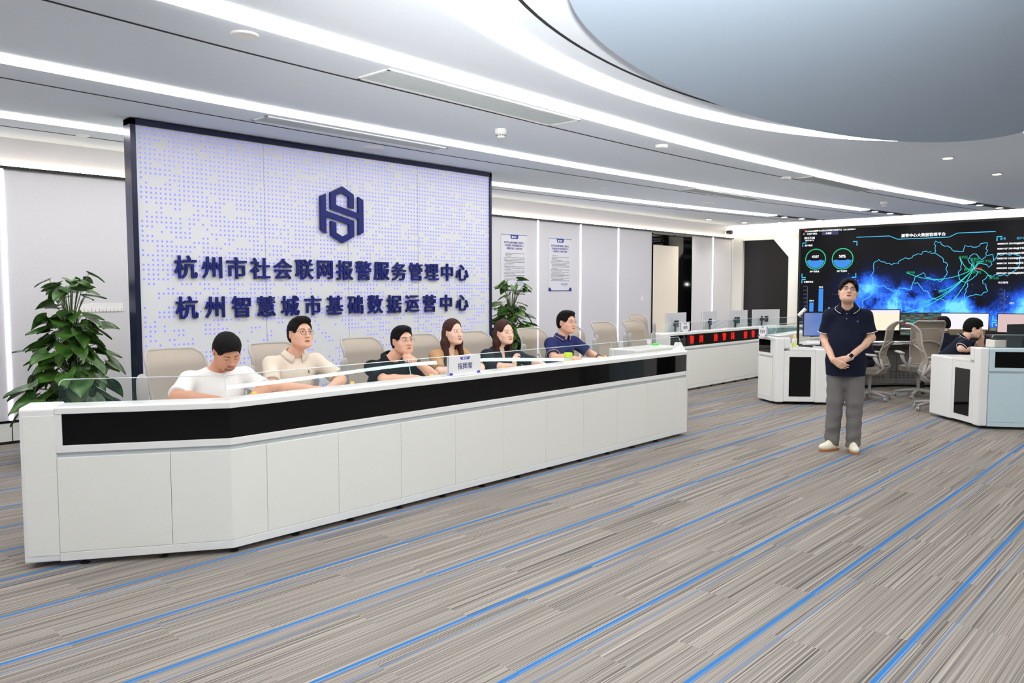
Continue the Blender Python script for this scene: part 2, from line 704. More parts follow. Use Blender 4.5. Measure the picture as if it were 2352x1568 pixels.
def downlight(x, y, label, dz=0):
    t = thing('downlight', label, 'ceiling light', (x, y, CH - dz), 0, 'small round downlights')
    MB().lathe([(.075, 0), (.075, -.012), (.055, -.012), (.052, -.004)], seg=20).build('trim_ring', WHITE2, t)
    MB().lathe([(.05, -.006), (.05, -.0135), (.001, -.018)], seg=16).build('lamp', SPOT, t)
    ld = bpy.data.lights.new('downlight_beam', 'SPOT')
    ld.energy = 55
    ld.color = (1.0, .95, .86)
    ld.spot_size = math.radians(130)
    ld.spot_blend = .8
    ld.shadow_soft_size = .05
    lo = bpy.data.objects.new('downlight_beam', ld)
    COL.objects.link(lo)
    lo.parent = t
    lo.location = (0, 0, -.03)
    return t


DL = [(8.27, -6.87, 'round downlight left of two, in the bare ceiling right of the oval'),
      (10.19, -7.0, 'round downlight right of two, in the bare ceiling right of the oval'),
      (13.88, -.58, 'downlight near the back wall above the door'), (15.19, -.79, 'downlight near the back wall by the camera in the corner'),
      (15.76, -1.4, 'downlight in the corner before the dark doorway'),
      (14.45, -2.1, 'first downlight in the slot nearest the back wall'), (15.1, -2.21, 'second downlight in the slot nearest the back wall'), (15.8, -2.33, 'last downlight in the slot nearest the back wall'),
      (14.5, -3.98, 'first downlight in the middle slot'), (15.15, -4.07, 'second downlight in the middle slot'), (15.85, -4.18, 'last downlight in the middle slot'),
      (14.55, -5.85, 'first downlight in the slot next to the oval'), (15.4, -6.0, 'second downlight in the slot next to the oval')]
for x, y, lb in DL:
    downlight(x, y, lb, .004)

# hanging oval
t = thing('ceiling_oval', 'large pale oval ceiling panel hanging below the light ring', 'ceiling panel', (3.05, -7.75, 3.0))


def ovalring(mb, a, b, z0, z1, n=120):
    pr = [(a * math.cos(2 * PI * i / n), b * math.sin(2 * PI * i / n)) for i in range(n)]
    return mb.prism(pr, z0, z1)


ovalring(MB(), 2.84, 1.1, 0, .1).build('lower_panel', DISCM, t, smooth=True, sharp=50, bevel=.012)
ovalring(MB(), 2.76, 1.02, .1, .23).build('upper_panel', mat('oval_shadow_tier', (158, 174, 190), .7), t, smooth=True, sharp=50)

# vents, speakers, detectors


def vent(x, y, L, w, rz, label):
    t = thing('ceiling_vent', label, 'ceiling vent', (x, y, CH), rz, 'long slatted vents in the ceiling')
    f = MB()
    for a, b in (((-L / 2, -w / 2), (L / 2, -w / 2 + .03)), ((-L / 2, w / 2 - .03), (L / 2, w / 2)), ((-L / 2, -w / 2), (-L / 2 + .03, w / 2)), ((L / 2 - .03, -w / 2), (L / 2, w / 2))):
        f.box((a[0], a[1], -.012), (b[0], b[1], 0))
    f.build('frame', WHITE2, t, bevel=.003)
    MB().box((-L / 2 + .02, -w / 2 + .02, -.003), (L / 2 - .02, w / 2 - .02, -.0005)).build('backing', mat('vent_backing', (150, 166, 170), .7), t)
    s = MB()
    n = 13
    for i in range(n):
        yy = -w / 2 + .035 + (w - .07) * i / (n - 1)
        s.box((-L / 2 + .03, yy - .004, -.009), (L / 2 - .03, yy + .004, -.003))
    s.build('slats', mat('vent_slat', (196, 204, 206), .5), t)


vent(2.43, -4.78, 2.3, .38, .02, 'long slatted ceiling vent above the sign wall emblem, nearest the light lines')
vent(2.6, -2.82, 2.25, .26, 0, 'long slatted ceiling vent directly over the sign wall')
vent(9.85, -3.08, 2.2, .3, -.04, 'slatted ceiling vent above the dark glass door, nearer the back wall')
vent(9.82, -4.98, 2.2, .3, -.05, 'slatted ceiling vent on the right, beside the light line next to the oval')


def disc(x, y, r, name, label, cat, m, h=.012):
    o = MB().lathe([(r, 0), (r, -h * .5), (r * .92, -h), (.001, -h)], seg=28).build(name, m, smooth=True)
    o.location = (x, y, CH)
    tag(o, label, cat)
    return o


disc(.21, -4.93, .085, 'ceiling_speaker', 'round ceiling speaker at the upper left, beside the light line', 'speaker', WHITE)
disc(3.16, -2.33, .12, 'ceiling_speaker', 'round ceiling speaker above the top edge of the sign wall', 'speaker', WHITE)
disc(10.7, -2.3, .14, 'ceiling_speaker', 'round ceiling speaker beyond the sign wall, by the far vent', 'speaker', WHITE)
disc(.67, -.73, .07, 'ceiling_speaker', 'small round ceiling plate left of the sign wall', 'speaker', WHITE)
disc(7.79, -2.1, .06, 'ceiling_sensor', 'small round sensor over the row of empty chairs', 'sensor', WHITE)
disc(8.53, -.69, .06, 'ceiling_sensor', 'small round sensor close to the back wall above the posters', 'sensor', WHITE)
disc(12.04, -.72, .06, 'ceiling_sensor', 'small round sensor close to the back wall left of the door', 'sensor', WHITE)
disc(12.13, -4.65, .07, 'ceiling_sensor', 'small round sensor in the ceiling right of the right-hand vent', 'sensor', WHITE)
disc(5.23, -4.78, .07, 'ceiling_sensor', 'white sensor disc below the vent end, right of the smoke detector', 'sensor', WHITE2, .03)
disc(8.57, -4.73, .07, 'ceiling_sensor', 'white sensor disc at the left end of the right-hand vent', 'sensor', WHITE2, .03)


def smoke(x, y, label):
    t = thing('smoke_detector', label, 'smoke detector', (x, y, CH), 0)
    MB().lathe([(.06, 0), (.06, -.03), (.055, -.045), (.045, -.05), (.04, -.075), (.03, -.085), (.001, -.087)], seg=24).build('housing', WHITE2, t, smooth=True)
    s = MB()
    for k in range(10):
        a = 2 * PI * k / 10
        s.cbox((.0435 * math.cos(a), .0435 * math.sin(a), -.062), (.004, .018, .009), Matrix.Rotation(a, 3, 'Z'))
    s.build('slots', BLACK, t)


smoke(3.4, -4.08, 'white smoke detector on the ceiling right of the long vent')
smoke(12.83, -4.69, 'white smoke detector on the ceiling far right, before the video wall')
# bullet camera in the corner
t = thing('security_camera', 'small black bullet camera in the far corner of the back wall', 'camera', (15.75, -.02, 3.06))
MB().lathe([(.05, 0), (.05, -.03), (.02, -.04)], (0, 0, .0), 16, 'Y').build('mount', WHITE2, t, smooth=True)
MB().lathe([(.045, -.04), (.05, -.06), (.05, -.16), (.04, -.17)], (0, 0, -.01), 18, 'Y').build('body', BLACK, t, smooth=True)

# switch and ruler board on the back wall
t = thing('wall_switch', 'small white switch on the back wall left of the door', 'switch', (12.06, 0, 1.44))
MB().box((-.045, -.012, -.06), (.045, 0, .06)).build('plate', WHITE2, t, bevel=.003)
MB().box((-.03, -.017, -.045), (.03, -.012, .045)).build('rocker', WHITE, t, bevel=.002)
t = thing('height_scale', 'white wall board with a row of small ticks behind the left plant', 'board', (1.0, 0, 1.435))
MB().box((-.28, -.01, -.045), (.28, 0, .045)).build('board', PAPER, t)
k = MB()
for i in range(14):
    k.box((-.26 + i * .04, -.0115, -.043), (-.256 + i * .04, -.01, -.01 if i % 2 else -.02))
k.build('tick_print', mat('tick_brown', (150, 110, 100), .6), t)
# rows of tiny perforations on the acoustic panels left of the sign
po = MB()
for i in range(24):
    for j in range(40):
        x, z = -.1 + i * .062 + (.031 if j % 2 else 0), .45 + j * .062
        if abs(x - .11) < .03:
            continue
        po.add([(x - .003, -.0006, z), (x, -.0006, z - .003), (x + .003, -.0006, z), (x, -.0006, z + .003)], [(0, 1, 2, 3)])
struct('trim_8', po, mat('perforation', (165, 160, 175), .8))
# ------------------------------------------------------------------ sign wall
SX0, SX1, SY = .65, 5.40, -1.97


def dots():
    m = bpy.data.materials.new('perforated_light_panel')
    m.use_nodes = True
    g = NT(m)
    b = m.node_tree.nodes['Principled BSDF']
    b.inputs['Roughness'].default_value = .3
    tc = g.n('ShaderNodeTexCoord')
    sp = g.n('ShaderNodeSeparateXYZ')
    g.l(tc.outputs['Object'], sp.inputs[0])
    x, z = sp.outputs[0], sp.outputs[2]
    pit = .0452
    qx, qz = g.math('DIVIDE', x, pit), g.math('DIVIDE', z, pit)
    ix, iz = g.math('FLOOR', qx), g.math('FLOOR', qz)
    dx = g.math('SUBTRACT', g.math('FRACT', qx), .5)
    dz = g.math('SUBTRACT', g.math('FRACT', qz), .5)
    r = g.math('SQRT', g.math('ADD', g.math('MULTIPLY', dx, dx), g.math('MULTIPLY', dz, dz)))

    def cell(sx, sz, seed):
        w = g.n('ShaderNodeTexWhiteNoise', noise_dimensions='3D')
        c = g.n('ShaderNodeCombineXYZ')
        g.l(g.math('FLOOR', g.math('DIVIDE', ix, sx)), c.inputs[0])
        g.l(g.math('FLOOR', g.math('DIVIDE', iz, sz)), c.inputs[1])
        c.inputs[2].default_value = seed
        g.l(c.outputs[0], w.inputs['Vector'])
        return w.outputs['Value']
    # density falls towards the bottom of the wall, in little brick-like clusters
    s = g.math('ADD', g.math('MULTIPLY', cell(2, 1, 1.5), .45), g.math('ADD', g.math('MULTIPLY', cell(3, 2, 4.5), .35), g.math('MULTIPLY', cell(1, 1, 8.5), .2)))
    mr = g.n('ShaderNodeMapRange')
    mr.inputs['From Min'].default_value = .7
    mr.inputs['From Max'].default_value = 3.1
    mr.inputs['To Min'].default_value = .38
    mr.inputs['To Max'].default_value = .74
    g.l(z, mr.inputs['Value'])
    on = g.math('LESS_THAN', s, mr.outputs[0])
    # the panel plane only (front face)
    geo = g.n('ShaderNodeNewGeometry')
    ns = g.n('ShaderNodeSeparateXYZ')
    g.l(geo.outputs['Normal'], ns.inputs[0])
    front = g.math('GREATER_THAN', g.math('ABSOLUTE', ns.outputs[1]), .9)
    hole = g.math('MULTIPLY', g.math('MULTIPLY', on, front), g.math('LESS_THAN', r, .225))
    halo = g.math('MULTIPLY', g.math('MULTIPLY', on, front), g.math('LESS_THAN', r, .31))
    base = g.mix(halo, lin((224, 227, 230)), lin((224, 224, 248)))
    base = g.mix(hole, base, lin((110, 112, 235)))
    g.l(base, b.inputs['Base Color'])
    b.inputs['Emission Color'].default_value = (*lin((128, 132, 255)), 1)
    hue = g.mix(cell(1, 1, 2.5), lin((112, 130, 255)), lin((150, 132, 255)))
    g.l(hue, b.inputs['Emission Color'])
    g.l(g.math('MULTIPLY', hole, .75), b.inputs['Emission Strength'])
    return m


sg = thing('sign_wall', 'tall free-standing white sign wall with blue light dots and dark blue lettering', 'sign wall', ((SX0 + SX1) / 2, SY, 0))
MB().box((SX0 + .045, SY, .12), (SX1 - .03, SY + .1, 3.165)).build('panel', dots(), sg, world=True)
fr = MB()
fr.box((SX0, SY - .02, 0), (SX0 + .05, SY + .13, 3.22)).box((SX1 - .035, SY - .02, 0), (SX1, SY + .13, 3.22)).box((SX0, SY - .02, 3.165), (SX1, SY + .13, 3.22)).box((SX0, SY - .02, 0), (SX1, SY + .13, .12))
fr.build('frame', mat('blue_black_frame', (34, 38, 66), .25, metal=.4), sg, world=True)
MB().box((SX0 + .04, SY + .101, .1), (SX1 - .03, SY + .125, 3.18)).build('back_panel', WHITE, sg, world=True)
sm = MB()
for x in (2.0, 3.05, 4.1):
    sm.box((x, SY - .0015, .12), (x + .004, SY, 3.165))
sm.build('seams', mat('seam_grey', (150, 152, 165), .6), sg, world=True)
L1 = '杭州市社会联网报警服务管理中心'
L2 = '杭州智慧城市基础数据运营中心'


def letter_row(txt, xa, xb, zc, h, name):
    mb = MB()
    n = len(txt)
    for i, ch in enumerate(txt):
        x = xa + (xb - xa) * i / (n - 1)
        vs, fs = text_mesh(ch, 1.0, 0.0, .0, 'CENTER')
        xs = [p[0] for p in vs]
        ys = [p[1] for p in vs]
        cx, cy = (min(xs) + max(xs)) / 2, (min(ys) + max(ys)) / 2
        sc = h / .92
        vs2, fs2 = text_mesh(ch, 1.0, .010 / sc, .0, 'CENTER')
        for q, (ox, oz) in enumerate(((0, 0), (.022, 0), (-.022, 0), (.011, .014), (-.011, -.014), (.011, -.014), (-.011, .014))):
            mb.add([(x + (p[0] - cx + ox) * sc, SY - .022 - q * .0003 - p[2] * sc, zc + (p[1] - cy + oz) * sc) for p in vs2], fs2)
    return mb.build(name, NAVY, sg, world=True)


letter_row(L1, 1.135, 4.835, 1.863, .215, 'lettering')
letter_row(L2, 1.135, 4.835, 1.467, .212, 'lettering')
# emblem (two interlocked hexagon halves)


def poly3(p, cx, cz, s):
    return [(cx + x * s * 1.12, SY - .045, cz + z * s) for x, z in p]


em = MB()
def quad(a, b, c, d):
    em.extrude(poly3([a, b, c, d], 2.955, 2.49, .258), (0, .035, 0))


def half_emblem(s):
    f = lambda x, z: (s * x, s * z)
    quad(f(-1.0, .72), f(-.76, .86), f(-.76, -.86), f(-1.0, -.72))
    quad(f(-.76, .12), f(-.76, -.12), f(.30, -.40), f(.54, -.22))
    quad(f(.54, -.22), f(.30, -.40), f(.30, -.80), f(.54, -.93))
    quad(f(.54, -.93), f(.30, -.80), f(0, -.96), f(0, -1.24))
    quad(f(0, -1.24), f(0, -.96), f(-.30, -.80), f(-.54, -.93))
    quad(f(-.54, -.93), f(-.30, -.80), f(-.30, -.37), f(-.54, -.30))


half_emblem(1)
half_emblem(-1)
em.build('emblem', NAVY, sg, world=True)
# low LED line on the wall foot behind the chairs
# ------------------------------------------------------------------ wall posters


def poster(x0, x1, z0, z1, heads, seed, label):
    t = thing('poster', label, 'poster', ((x0 + x1) / 2, -.001, (z0 + z1) / 2), 0, 'white notice posters on the back wall')
    W, Hh = x1 - x0, z1 - z0
    MB().box((-W / 2, -.008, -Hh / 2), (W / 2, 0, Hh / 2)).build('sheet', mat('poster_sheet', (222, 222, 230), .25), t)
    n = MB()
    n.box((-W / 2, -.0095, Hh / 2 - .008), (W / 2, -.008, Hh / 2))
    n.extrude([(-.11, -.0095, Hh / 2 - .008), (.11, -.0095, Hh / 2 - .008), (.09, -.0095, Hh / 2 - .075), (-.09, -.0095, Hh / 2 - .075)], (0, .001, 0))
    n.box((-W / 2, -.0095, -Hh / 2), (W / 2, -.008, -Hh / 2 + .01))
    for s in (-1, 1):
        n.extrude([(s * W / 2, -.0095, -Hh / 2), (s * (W / 2 - .09), -.0095, -Hh / 2), (s * (W / 2 - .065), -.0095, -Hh / 2 + .06), (s * W / 2, -.0095, -Hh / 2 + .06)], (0, .001, 0))
    n.build('border_print', mat('poster_blue', (36, 54, 150), .5), t)
    lg = MB().lathe([(.017, -.0098), (.017, -.0107), (.001, -.0107)], (-.055, 0, Hh / 2 - .042), 14, 'Y')
    lg.box((-.03, -.0108, Hh / 2 - .042), (.06, -.0098, Hh / 2 - .03)).box((-.03, -.0108, Hh / 2 - .056), (.04, -.0098, Hh / 2 - .049))
    lg.build('logo', PAPER, t)
    h = MB()
    z = Hh / 2 - .145
    for i, s in enumerate(heads):
        add_text(h, s, .042, (0, -.0095, z), (1, 0, 0), (0, 0, 1), 0, .0006, fit=W * (.78 if i == 0 else .73 if i == 1 else .6))
        z -= .052
    h.build('heading', mat('poster_heading', (62, 60, 150), .6), t)
    r = random.Random(seed)
    b = MB()
    zz = z - .03
    while zz > -Hh / 2 + .17:
        ind = r.random() < .5
        xa = -W * .4 + (.035 if ind else 0)
        xe = W * .4 if r.random() < .6 else W * r.uniform(-.15, .3)
        while xa < xe:
            ll = r.uniform(.03, .12)
            b.box((xa, -.0092, zz - .0045), (min(xa + ll, xe), -.008, zz + .0045))
            xa += ll + r.choice((.004, .004, .012))
        zz -= .026
    b.build('body_text', mat('poster_text', (120, 122, 128), .7), t)
    f = MB()
    for i in range(2):
        f.box((W * .03, -.0092, -Hh / 2 + .135 - i * .024), (W * .34, -.008, -Hh / 2 + .145 - i * .024))
    f.box((W * .12, -.0092, -Hh / 2 + .088), (W * .26, -.008, -Hh / 2 + .096))
    f.build('signature', mat('poster_sign', (130, 130, 190), .7), t)


poster(7.65, 8.33, 1.62, 2.61, [L1, L2, '报警调度值守人员岗位职责'], 3, 'white notice poster with blue heading beside the sign wall, partly behind leaves')
poster(8.93, 9.62, 1.61, 2.60, [L1, L2, '视频值守人员岗位职责'], 8, 'white notice poster with blue heading, second from the sign wall')

# ------------------------------------------------------------------ video wall on the right wall
VY0, VY1, VZ0, VZ1 = -1.72, -7.12, .72, 3.08     # left edge, right edge (seen from the room)
vx = X1 - .06
vw = thing('video_wall', 'huge black video wall showing a glowing blue district map', 'screen', (X1, (VY0 + VY1) / 2, 0))
MB().box((X1 - .06, VY1, VZ0), (X1 - .001, VY0, VZ1)).build('housing', BLACK, vw, world=True)


def SP(t, z, d=0.0):
    """t metres right of the corner, seen from the room"""
    return (vx - .004 - d, -t, z)


def nebula():
    m = bpy.data.materials.new('screen_picture')
    m.use_nodes = True
    g = NT(m)
    m.node_tree.nodes.clear()
    tc = g.n('ShaderNodeTexCoord')
    sp = g.n('ShaderNodeSeparateXYZ')
    g.l(tc.outputs['Object'], sp.inputs[0])
    y, z = sp.outputs[1], sp.outputs[2]
    nz = g.n('ShaderNodeTexNoise')
    nz.inputs['Scale'].default_value = 1.7
    nz.inputs['Detail'].default_value = 5
    nz.inputs['Roughness'].default_value = .6
    g.l(tc.outputs['Object'], nz.inputs['Vector'])

    def blob(t, zz, rt, rz, amp):
        cy = -t - (VY0 + VY1) / 2
        a = g.math('DIVIDE', g.math('SUBTRACT', y, cy), rt)
        b = g.math('DIVIDE', g.math('SUBTRACT', z, zz), rz)
        r2 = g.math('ADD', g.math('MULTIPLY', a, a), g.math('MULTIPLY', b, b))
        return g.math('MULTIPLY', g.math('POWER', 2.718, g.math('MULTIPLY', r2, -1.0)), amp)
    tot = None
    for q in ((3.15, 1.75, .35, .3, .9), (3.8, 1.3, .65, .45, 1.15), (4.15, 1.45, .25, .16, .7), (4.3, 1.0, .5, .35, .6), (4.75, 1.7, .35, .25, .55), (5.15, 1.35, .3, .3, 1.0), (5.0, 1.15, .45, .3, .5), (5.75, 1.05, .4, .25, .7), (6.2, 1.3, .4, .3, .8), (4.6, .9, 2.2, .4, .3), (6.8, 1.3, .5, .4, .6)):
        bb = blob(*q)
        tot = bb if tot is None else g.math('ADD', tot, bb)
    mod = g.math('MULTIPLY', tot, g.math('ADD', g.math('MULTIPLY', g.math('SUBTRACT', nz.outputs['Fac'], .5), 3.4), .58))
    cr = g.n('ShaderNodeValToRGB')
    e = cr.color_ramp.elements
    e[0].position, e[0].color = 0.0, (*lin((9, 10, 14)), 1)
    e[1].position, e[1].color = 1.0, (*lin((110, 200, 255)), 1)
    for pos, c in ((.14, (10, 22, 56)), (.3, (22, 60, 160)), (.55, (48, 110, 240)), (.8, (70, 160, 255))):
        x = cr.color_ramp.elements.new(pos)
        x.color = (*lin(c), 1)
    g.l(mod, cr.inputs[0])
    # stars
    vo = g.n('ShaderNodeTexVoronoi')
    vo.inputs['Scale'].default_value = 11
    g.l(tc.outputs['Object'], vo.inputs['Vector'])
    st = g.math('MULTIPLY', g.math('LESS_THAN', vo.outputs['Distance'], .075), g.math('MINIMUM', g.math('MULTIPLY', tot, 2.5), 1.0))
    col = g.mix(st, cr.outputs[0], lin((170, 215, 255)))
    em = g.n('ShaderNodeEmission')
    g.l(col, em.inputs[0])
    em.inputs[1].default_value = 1.4
    gl = g.n('ShaderNodeBsdfGlossy')
    gl.inputs['Roughness'].default_value = .3
    gl.inputs['Color'].default_value = (.012, .012, .012, 1)
    ad = g.n('ShaderNodeAddShader')
    g.l(em.outputs[0], ad.inputs[0])
    g.l(gl.outputs[0], ad.inputs[1])
    o = g.n('ShaderNodeOutputMaterial')
    g.l(ad.outputs[0], o.inputs[0])
    return m


b_ = .05
pic = MB().add([SP(-VY0 + b_, VZ0 + b_), SP(-VY1 - b_, VZ0 + b_), SP(-VY1 - b_, VZ1 - b_), SP(-VY0 + b_, VZ1 - b_)], [(0, 1, 2, 3)])
pic.build('picture', nebula(), vw, world=True, recalc=False)
CY = emis('screen_cyan', (80, 200, 250), 1.3)
TEAL = emis('screen_teal', (60, 215, 190), 1.2)
GRN = emis('screen_green', (50, 190, 130), 1.0)
SWH = emis('screen_white', (245, 248, 252), 1.5)
SBL = emis('screen_blue', (72, 150, 240), 1.0)
SGR = emis('screen_grey', (110, 120, 150), .8)
SRED = emis('screen_red', (230, 40, 60), 1.1)


def flatline(mb, pts, w, d=.003, closed=False):
    P = [np.array(p, float) for p in pts]
    if closed:
        P.append(P[0])
    vs = []
    n = len(P)
    for i in range(n):
        t = P[min(i + 1, n - 1)] - P[max(i - 1, 0)]
        t = t / (np.linalg.norm(t) + 1e-9)
        nn = np.array([-t[1], t[0]]) * w / 2
        vs.append(SP(*(P[i] + nn), d))
        vs.append(SP(*(P[i] - nn), d))
    fs = [(2 * i, 2 * i + 1, 2 * i + 3, 2 * i + 2) for i in range(n - 1)]
    return mb.add(vs, fs)


def jag(pts, amp=.03, n=5, seed=1):
    r = random.Random(seed)
    out = []
    for i in range(len(pts) - 1):
        a, b = pts[i], pts[i + 1]
        L = math.hypot(b[0] - a[0], b[1] - a[1])
        k = max(1, int(L / .045))
        for j in range(k):
            f = j / k
            e = amp if j else amp * .3
            out.append((a[0] + (b[0] - a[0]) * f + r.uniform(-e, e), a[1] + (b[1] - a[1]) * f + r.uniform(-e, e)))
    out.append(pts[-1])
    return out


def px2s(x, y):
    """picture point of the zoomed sketch -> wall metres (t, z)"""
    X_, Y_ = 1830 + x / 4.506, 480 + y / 4.506
    f_ = 1800.0
    p_ = math.atan(121 / f_)
    fh = Vector((math.cos(HEAD), math.sin(HEAD), 0))
    F_ = fh * math.cos(p_) - Vector((0, 0, math.sin(p_)))
    U_ = fh * math.sin(p_) + Vector((0, 0, math.cos(p_)))
    R_ = Vector((math.sin(HEAD), -math.cos(HEAD), 0))
    d = F_ + R_ * ((X_ - 1176) / f_) + U_ * ((784 - Y_) / f_)
    k = (vx + 2.31) / d.x
    return (9.555 - d.y * k, 1.65 + d.z * k)


outlines = [
    [(800, 640), (795, 560), (850, 520), (880, 550), (930, 565), (1050, 570), (1075, 525), (1120, 505), (1160, 515), (1210, 480), (1290, 470), (1310, 440), (1370, 450), (1390, 435), (1385, 460), (1430, 455), (1510, 500), (1520, 545), (1560, 580), (1540, 620), (1560, 650), (1530, 700), (1490, 750), (1420, 735), (1350, 710), (1310, 655), (1280, 680), (1220, 710), (1200, 760)],
    [(1430, 455), (1435, 330), (1490, 340), (1500, 370), (1560, 380), (1610, 420), (1670, 435), (1730, 435), (1740, 375), (1800, 385), (1860, 395), (1900, 360), (1970, 350), (1975, 430), (1960, 480), (2030, 470), (2040, 530), (1990, 600), (1940, 570), (1900, 560), (1830, 620)],
    [(1830, 620), (1790, 560), (1770, 520), (1800, 480), (1860, 470), (1890, 500), (1920, 520), (1960, 490)],
    [(1690, 500), (1710, 570), (1700, 620), (1670, 650), (1680, 720), (1720, 750), (1780, 740), (1820, 720), (1860, 690), (1880, 650), (1830, 620)],
    [(800, 640), (770, 690), (800, 800), (880, 795), (950, 820), (1040, 860), (1060, 815), (1130, 820), (1190, 830), (1200, 760), (1250, 760), (1300, 820), (1370, 870), (1400, 930), (1500, 935), (1550, 970), (1540, 1030), (1600, 1060), (1660, 1050), (1740, 970), (1790, 900), (1850, 880), (1920, 890), (1980, 840), (1960, 780), (1920, 740), (1970, 690), (2030, 700), (2080, 680)],
    [(800, 800), (760, 900), (680, 950), (680, 1030)], [(1040, 860), (1000, 930), (1080, 980), (1080, 1060)],
    [(1770, 760), (1760, 850), (1740, 900), (1750, 970)],
    [(1075, 1120), (1040, 1150), (1060, 1190), (1000, 1230)], [(1130, 1050), (1170, 1020), (1220, 1050), (1290, 1040), (1310, 1065)],
    [(2040, 530), (2080, 470), (2250, 465), (2320, 490), (2310, 560), (2240, 650), (2180, 690), (2080, 680)],
]
mp = MB()
for i, o_ in enumerate(outlines):
    flatline(mp, jag([px2s(*p) for p in o_], .026, seed=i), .012)
mp.build('map_outline', CY, vw, world=True, recalc=False)


def bez(a, b, bow, n=20):
    a, b = np.array(a), np.array(b)
    mid = (a + b) / 2 + np.array([0, bow])
    return [tuple((1 - t) ** 2 * a + 2 * t * (1 - t) * mid + t * t * b) for t in np.linspace(0, 1, n)]


hub = px2s(1830, 620)
ar = MB()
dest = [(1145, 660, -.35), (1005, 1075, -.5), (1420, 1065, -.4), (1480, 850, -.15), (1300, 965, -.25), (2010, 715, .15), (1690, 500, -.2), (1810, 520, 0), (1835, 550, 0), (1930, 540, .1)]
for x, y, bow in dest:
    flatline(ar, bez(hub, px2s(x, y), bow), .013, .005)
ar.build('link_lines', TEAL, vw, world=True, recalc=False)
lbm = MB()
for (x, y, bow), s in zip(dest, ('桐庐县', '', '', '富阳区', '淳安县', '萧山区', '余杭区', '拱墅区', '下城区', '江干区')):
    if s:
        t_, z_ = px2s(x + 35, y)
        add_text(lbm, s, .06, SP(t_, z_, .007), (0, -1, 0), (0, 0, 1), 0, 0)
for x, y, s in ((1780, 628, '西湖区'), (1865, 655, '滨江区')):
    t_, z_ = px2s(x, y)
    add_text(lbm, s, .06, SP(t_, z_, .007), (0, -1, 0), (0, 0, 1), 0, 0)
lbm.build('place_names', GRN, vw, world=True, recalc=False)
rn = MB()
t_, z_ = px2s(1872, 620)
add_text(rn, '上城区', .06, SP(t_, z_, .008), (0, -1, 0), (0, 0, 1), 0, 0)
rn.lathe([(.022, .006), (.001, .006)], (0, 0, 0), 10, 'X')
rn.v = rn.v[:-20] + [(vx - .012, p[1] - px2s(90, 225)[0], p[2] + px2s(90, 225)[1]) for p in rn.v[-20:]]
rn.build('red_marks', SRED, vw, world=True, recalc=False)


def stext(mb, s, x, y, h, align='LEFT', bold=.0, px=None):
    t_, z_ = px2s((px[0] + px[1]) / 2, y)
    vs, fs = text_mesh(s, 1.0, 0, 0.0, 'CENTER')
    xs = [p[0] for p in vs]
    ys = [p[1] for p in vs]
    a, b = px2s(px[0], y), px2s(px[1], y)
    k = (b[0] - a[0]) / (max(xs) - min(xs))
    cx, cy = (min(xs) + max(xs)) / 2, (min(ys) + max(ys)) / 2
    for q in range(3 if bold else 1):
        o_ = (0, .03, -.03)[q]
        mb.add([SP((a[0] + b[0]) / 2 + (p[0] - cx + o_) * k, z_ + (p[1] - cy) * k, .006 + q * .0004) for p in vs], fs)


wt = MB()
for q in (('ACMS2000报警中心综合运营服务管理平台  2.07.20230615', 219, 92, 608, .02), ('报警中心大数据管理平台', 266, 1085, 1540, .025), ('三', 258, 68, 86, .03),
          ('已用户列表', 256, 108, 212, .02), ('大数据', 250, 300, 360, .02), ('09:57:28', 300, 82, 188, .02), ('2023-08-15', 325, 90, 177, .01), ('用户概览', 377, 85, 165, .03),
          ('4207', 492, 158, 232, .03), ('50%', 488, 440, 508, .03), ('用户总数量', 645, 137, 234, .02), ('用户在线率', 641, 418, 522, .02), ('布撤防状态', 753, 76, 172, .03),
          ('1014', 948, 135, 176, .03), ('2741', 808, 231, 272, .03), ('0', 1028, 328, 342, .03), ('今日事件', 760, 2082, 2190, .03), ('473', 972, 2200, 2245, .0), ('今日接警', 1203, 2055, 2165, .03)):
    stext(wt, q[0], 0, q[1], 0, bold=q[4], px=q[2:4])
for i, s in enumerate(('00002439 330100@杭州市', '00001107 330100@中信市', '00004012 330100@好想家', '00002939 330100@杭州市', '00001731 330100@民生行', '00003099 330100@杭州市', '00002439 330100@杭州市')):
    stext(wt, s, 0, 356 + i * 51, 0, bold=.01, px=(2080 - i * 2, 2385 - i * 2))
wt.build('white_text', SWH, vw, world=True, recalc=False)
gt = MB()
for i, s in enumerate(('3,000', '2,500', '2,000', '1,500', '1,000', '500')):
    stext(gt, s, 0, 800 + i * 40.8, 0, px=(68 + (8 if i == 5 else 0), 105))
for i, s in enumerate(('1,250', '1,000', '750', '500', '250', '0')):
    stext(gt, s, 0, 832 + i * 46, 0, px=(2090 if i < 2 else 2102 if i < 5 else 2122, 2135))
flatline(gt, [px2s(112, 800), px2s(108, 1060)], .012)
flatline(gt, [px2s(2150, 830), px2s(2142, 1110)], .012)
gt.build('axis_marks', SGR, vw, world=True, recalc=False)
ct = MB()
stext(ct, '账号            用户名', 0, 303, 0, px=(2105, 2370))
flatline(ct, [px2s(620, 292), px2s(960, 278), px2s(1045, 312), px2s(1575, 290), px2s(1665, 248), px2s(2060, 232)], .014)
for x, y, sx, sy in ((65, 352, 1, -1), (625, 335, -1, -1), (55, 708, 1, 1), (612, 705, -1, 1), (55, 728, 1, -1), (608, 732, -1, -1), (2075, 285, 1, -1), (2030, 1150, 1, 1), (2026, 1172, 1, -1)):
    t_, z_ = px2s(x, y)
    flatline(ct, [(t_ + sx * .09, z_), (t_, z_), (t_, z_ + sy * .09)], .02)
ct.build('frame_marks', CY, vw, world=True, recalc=False)
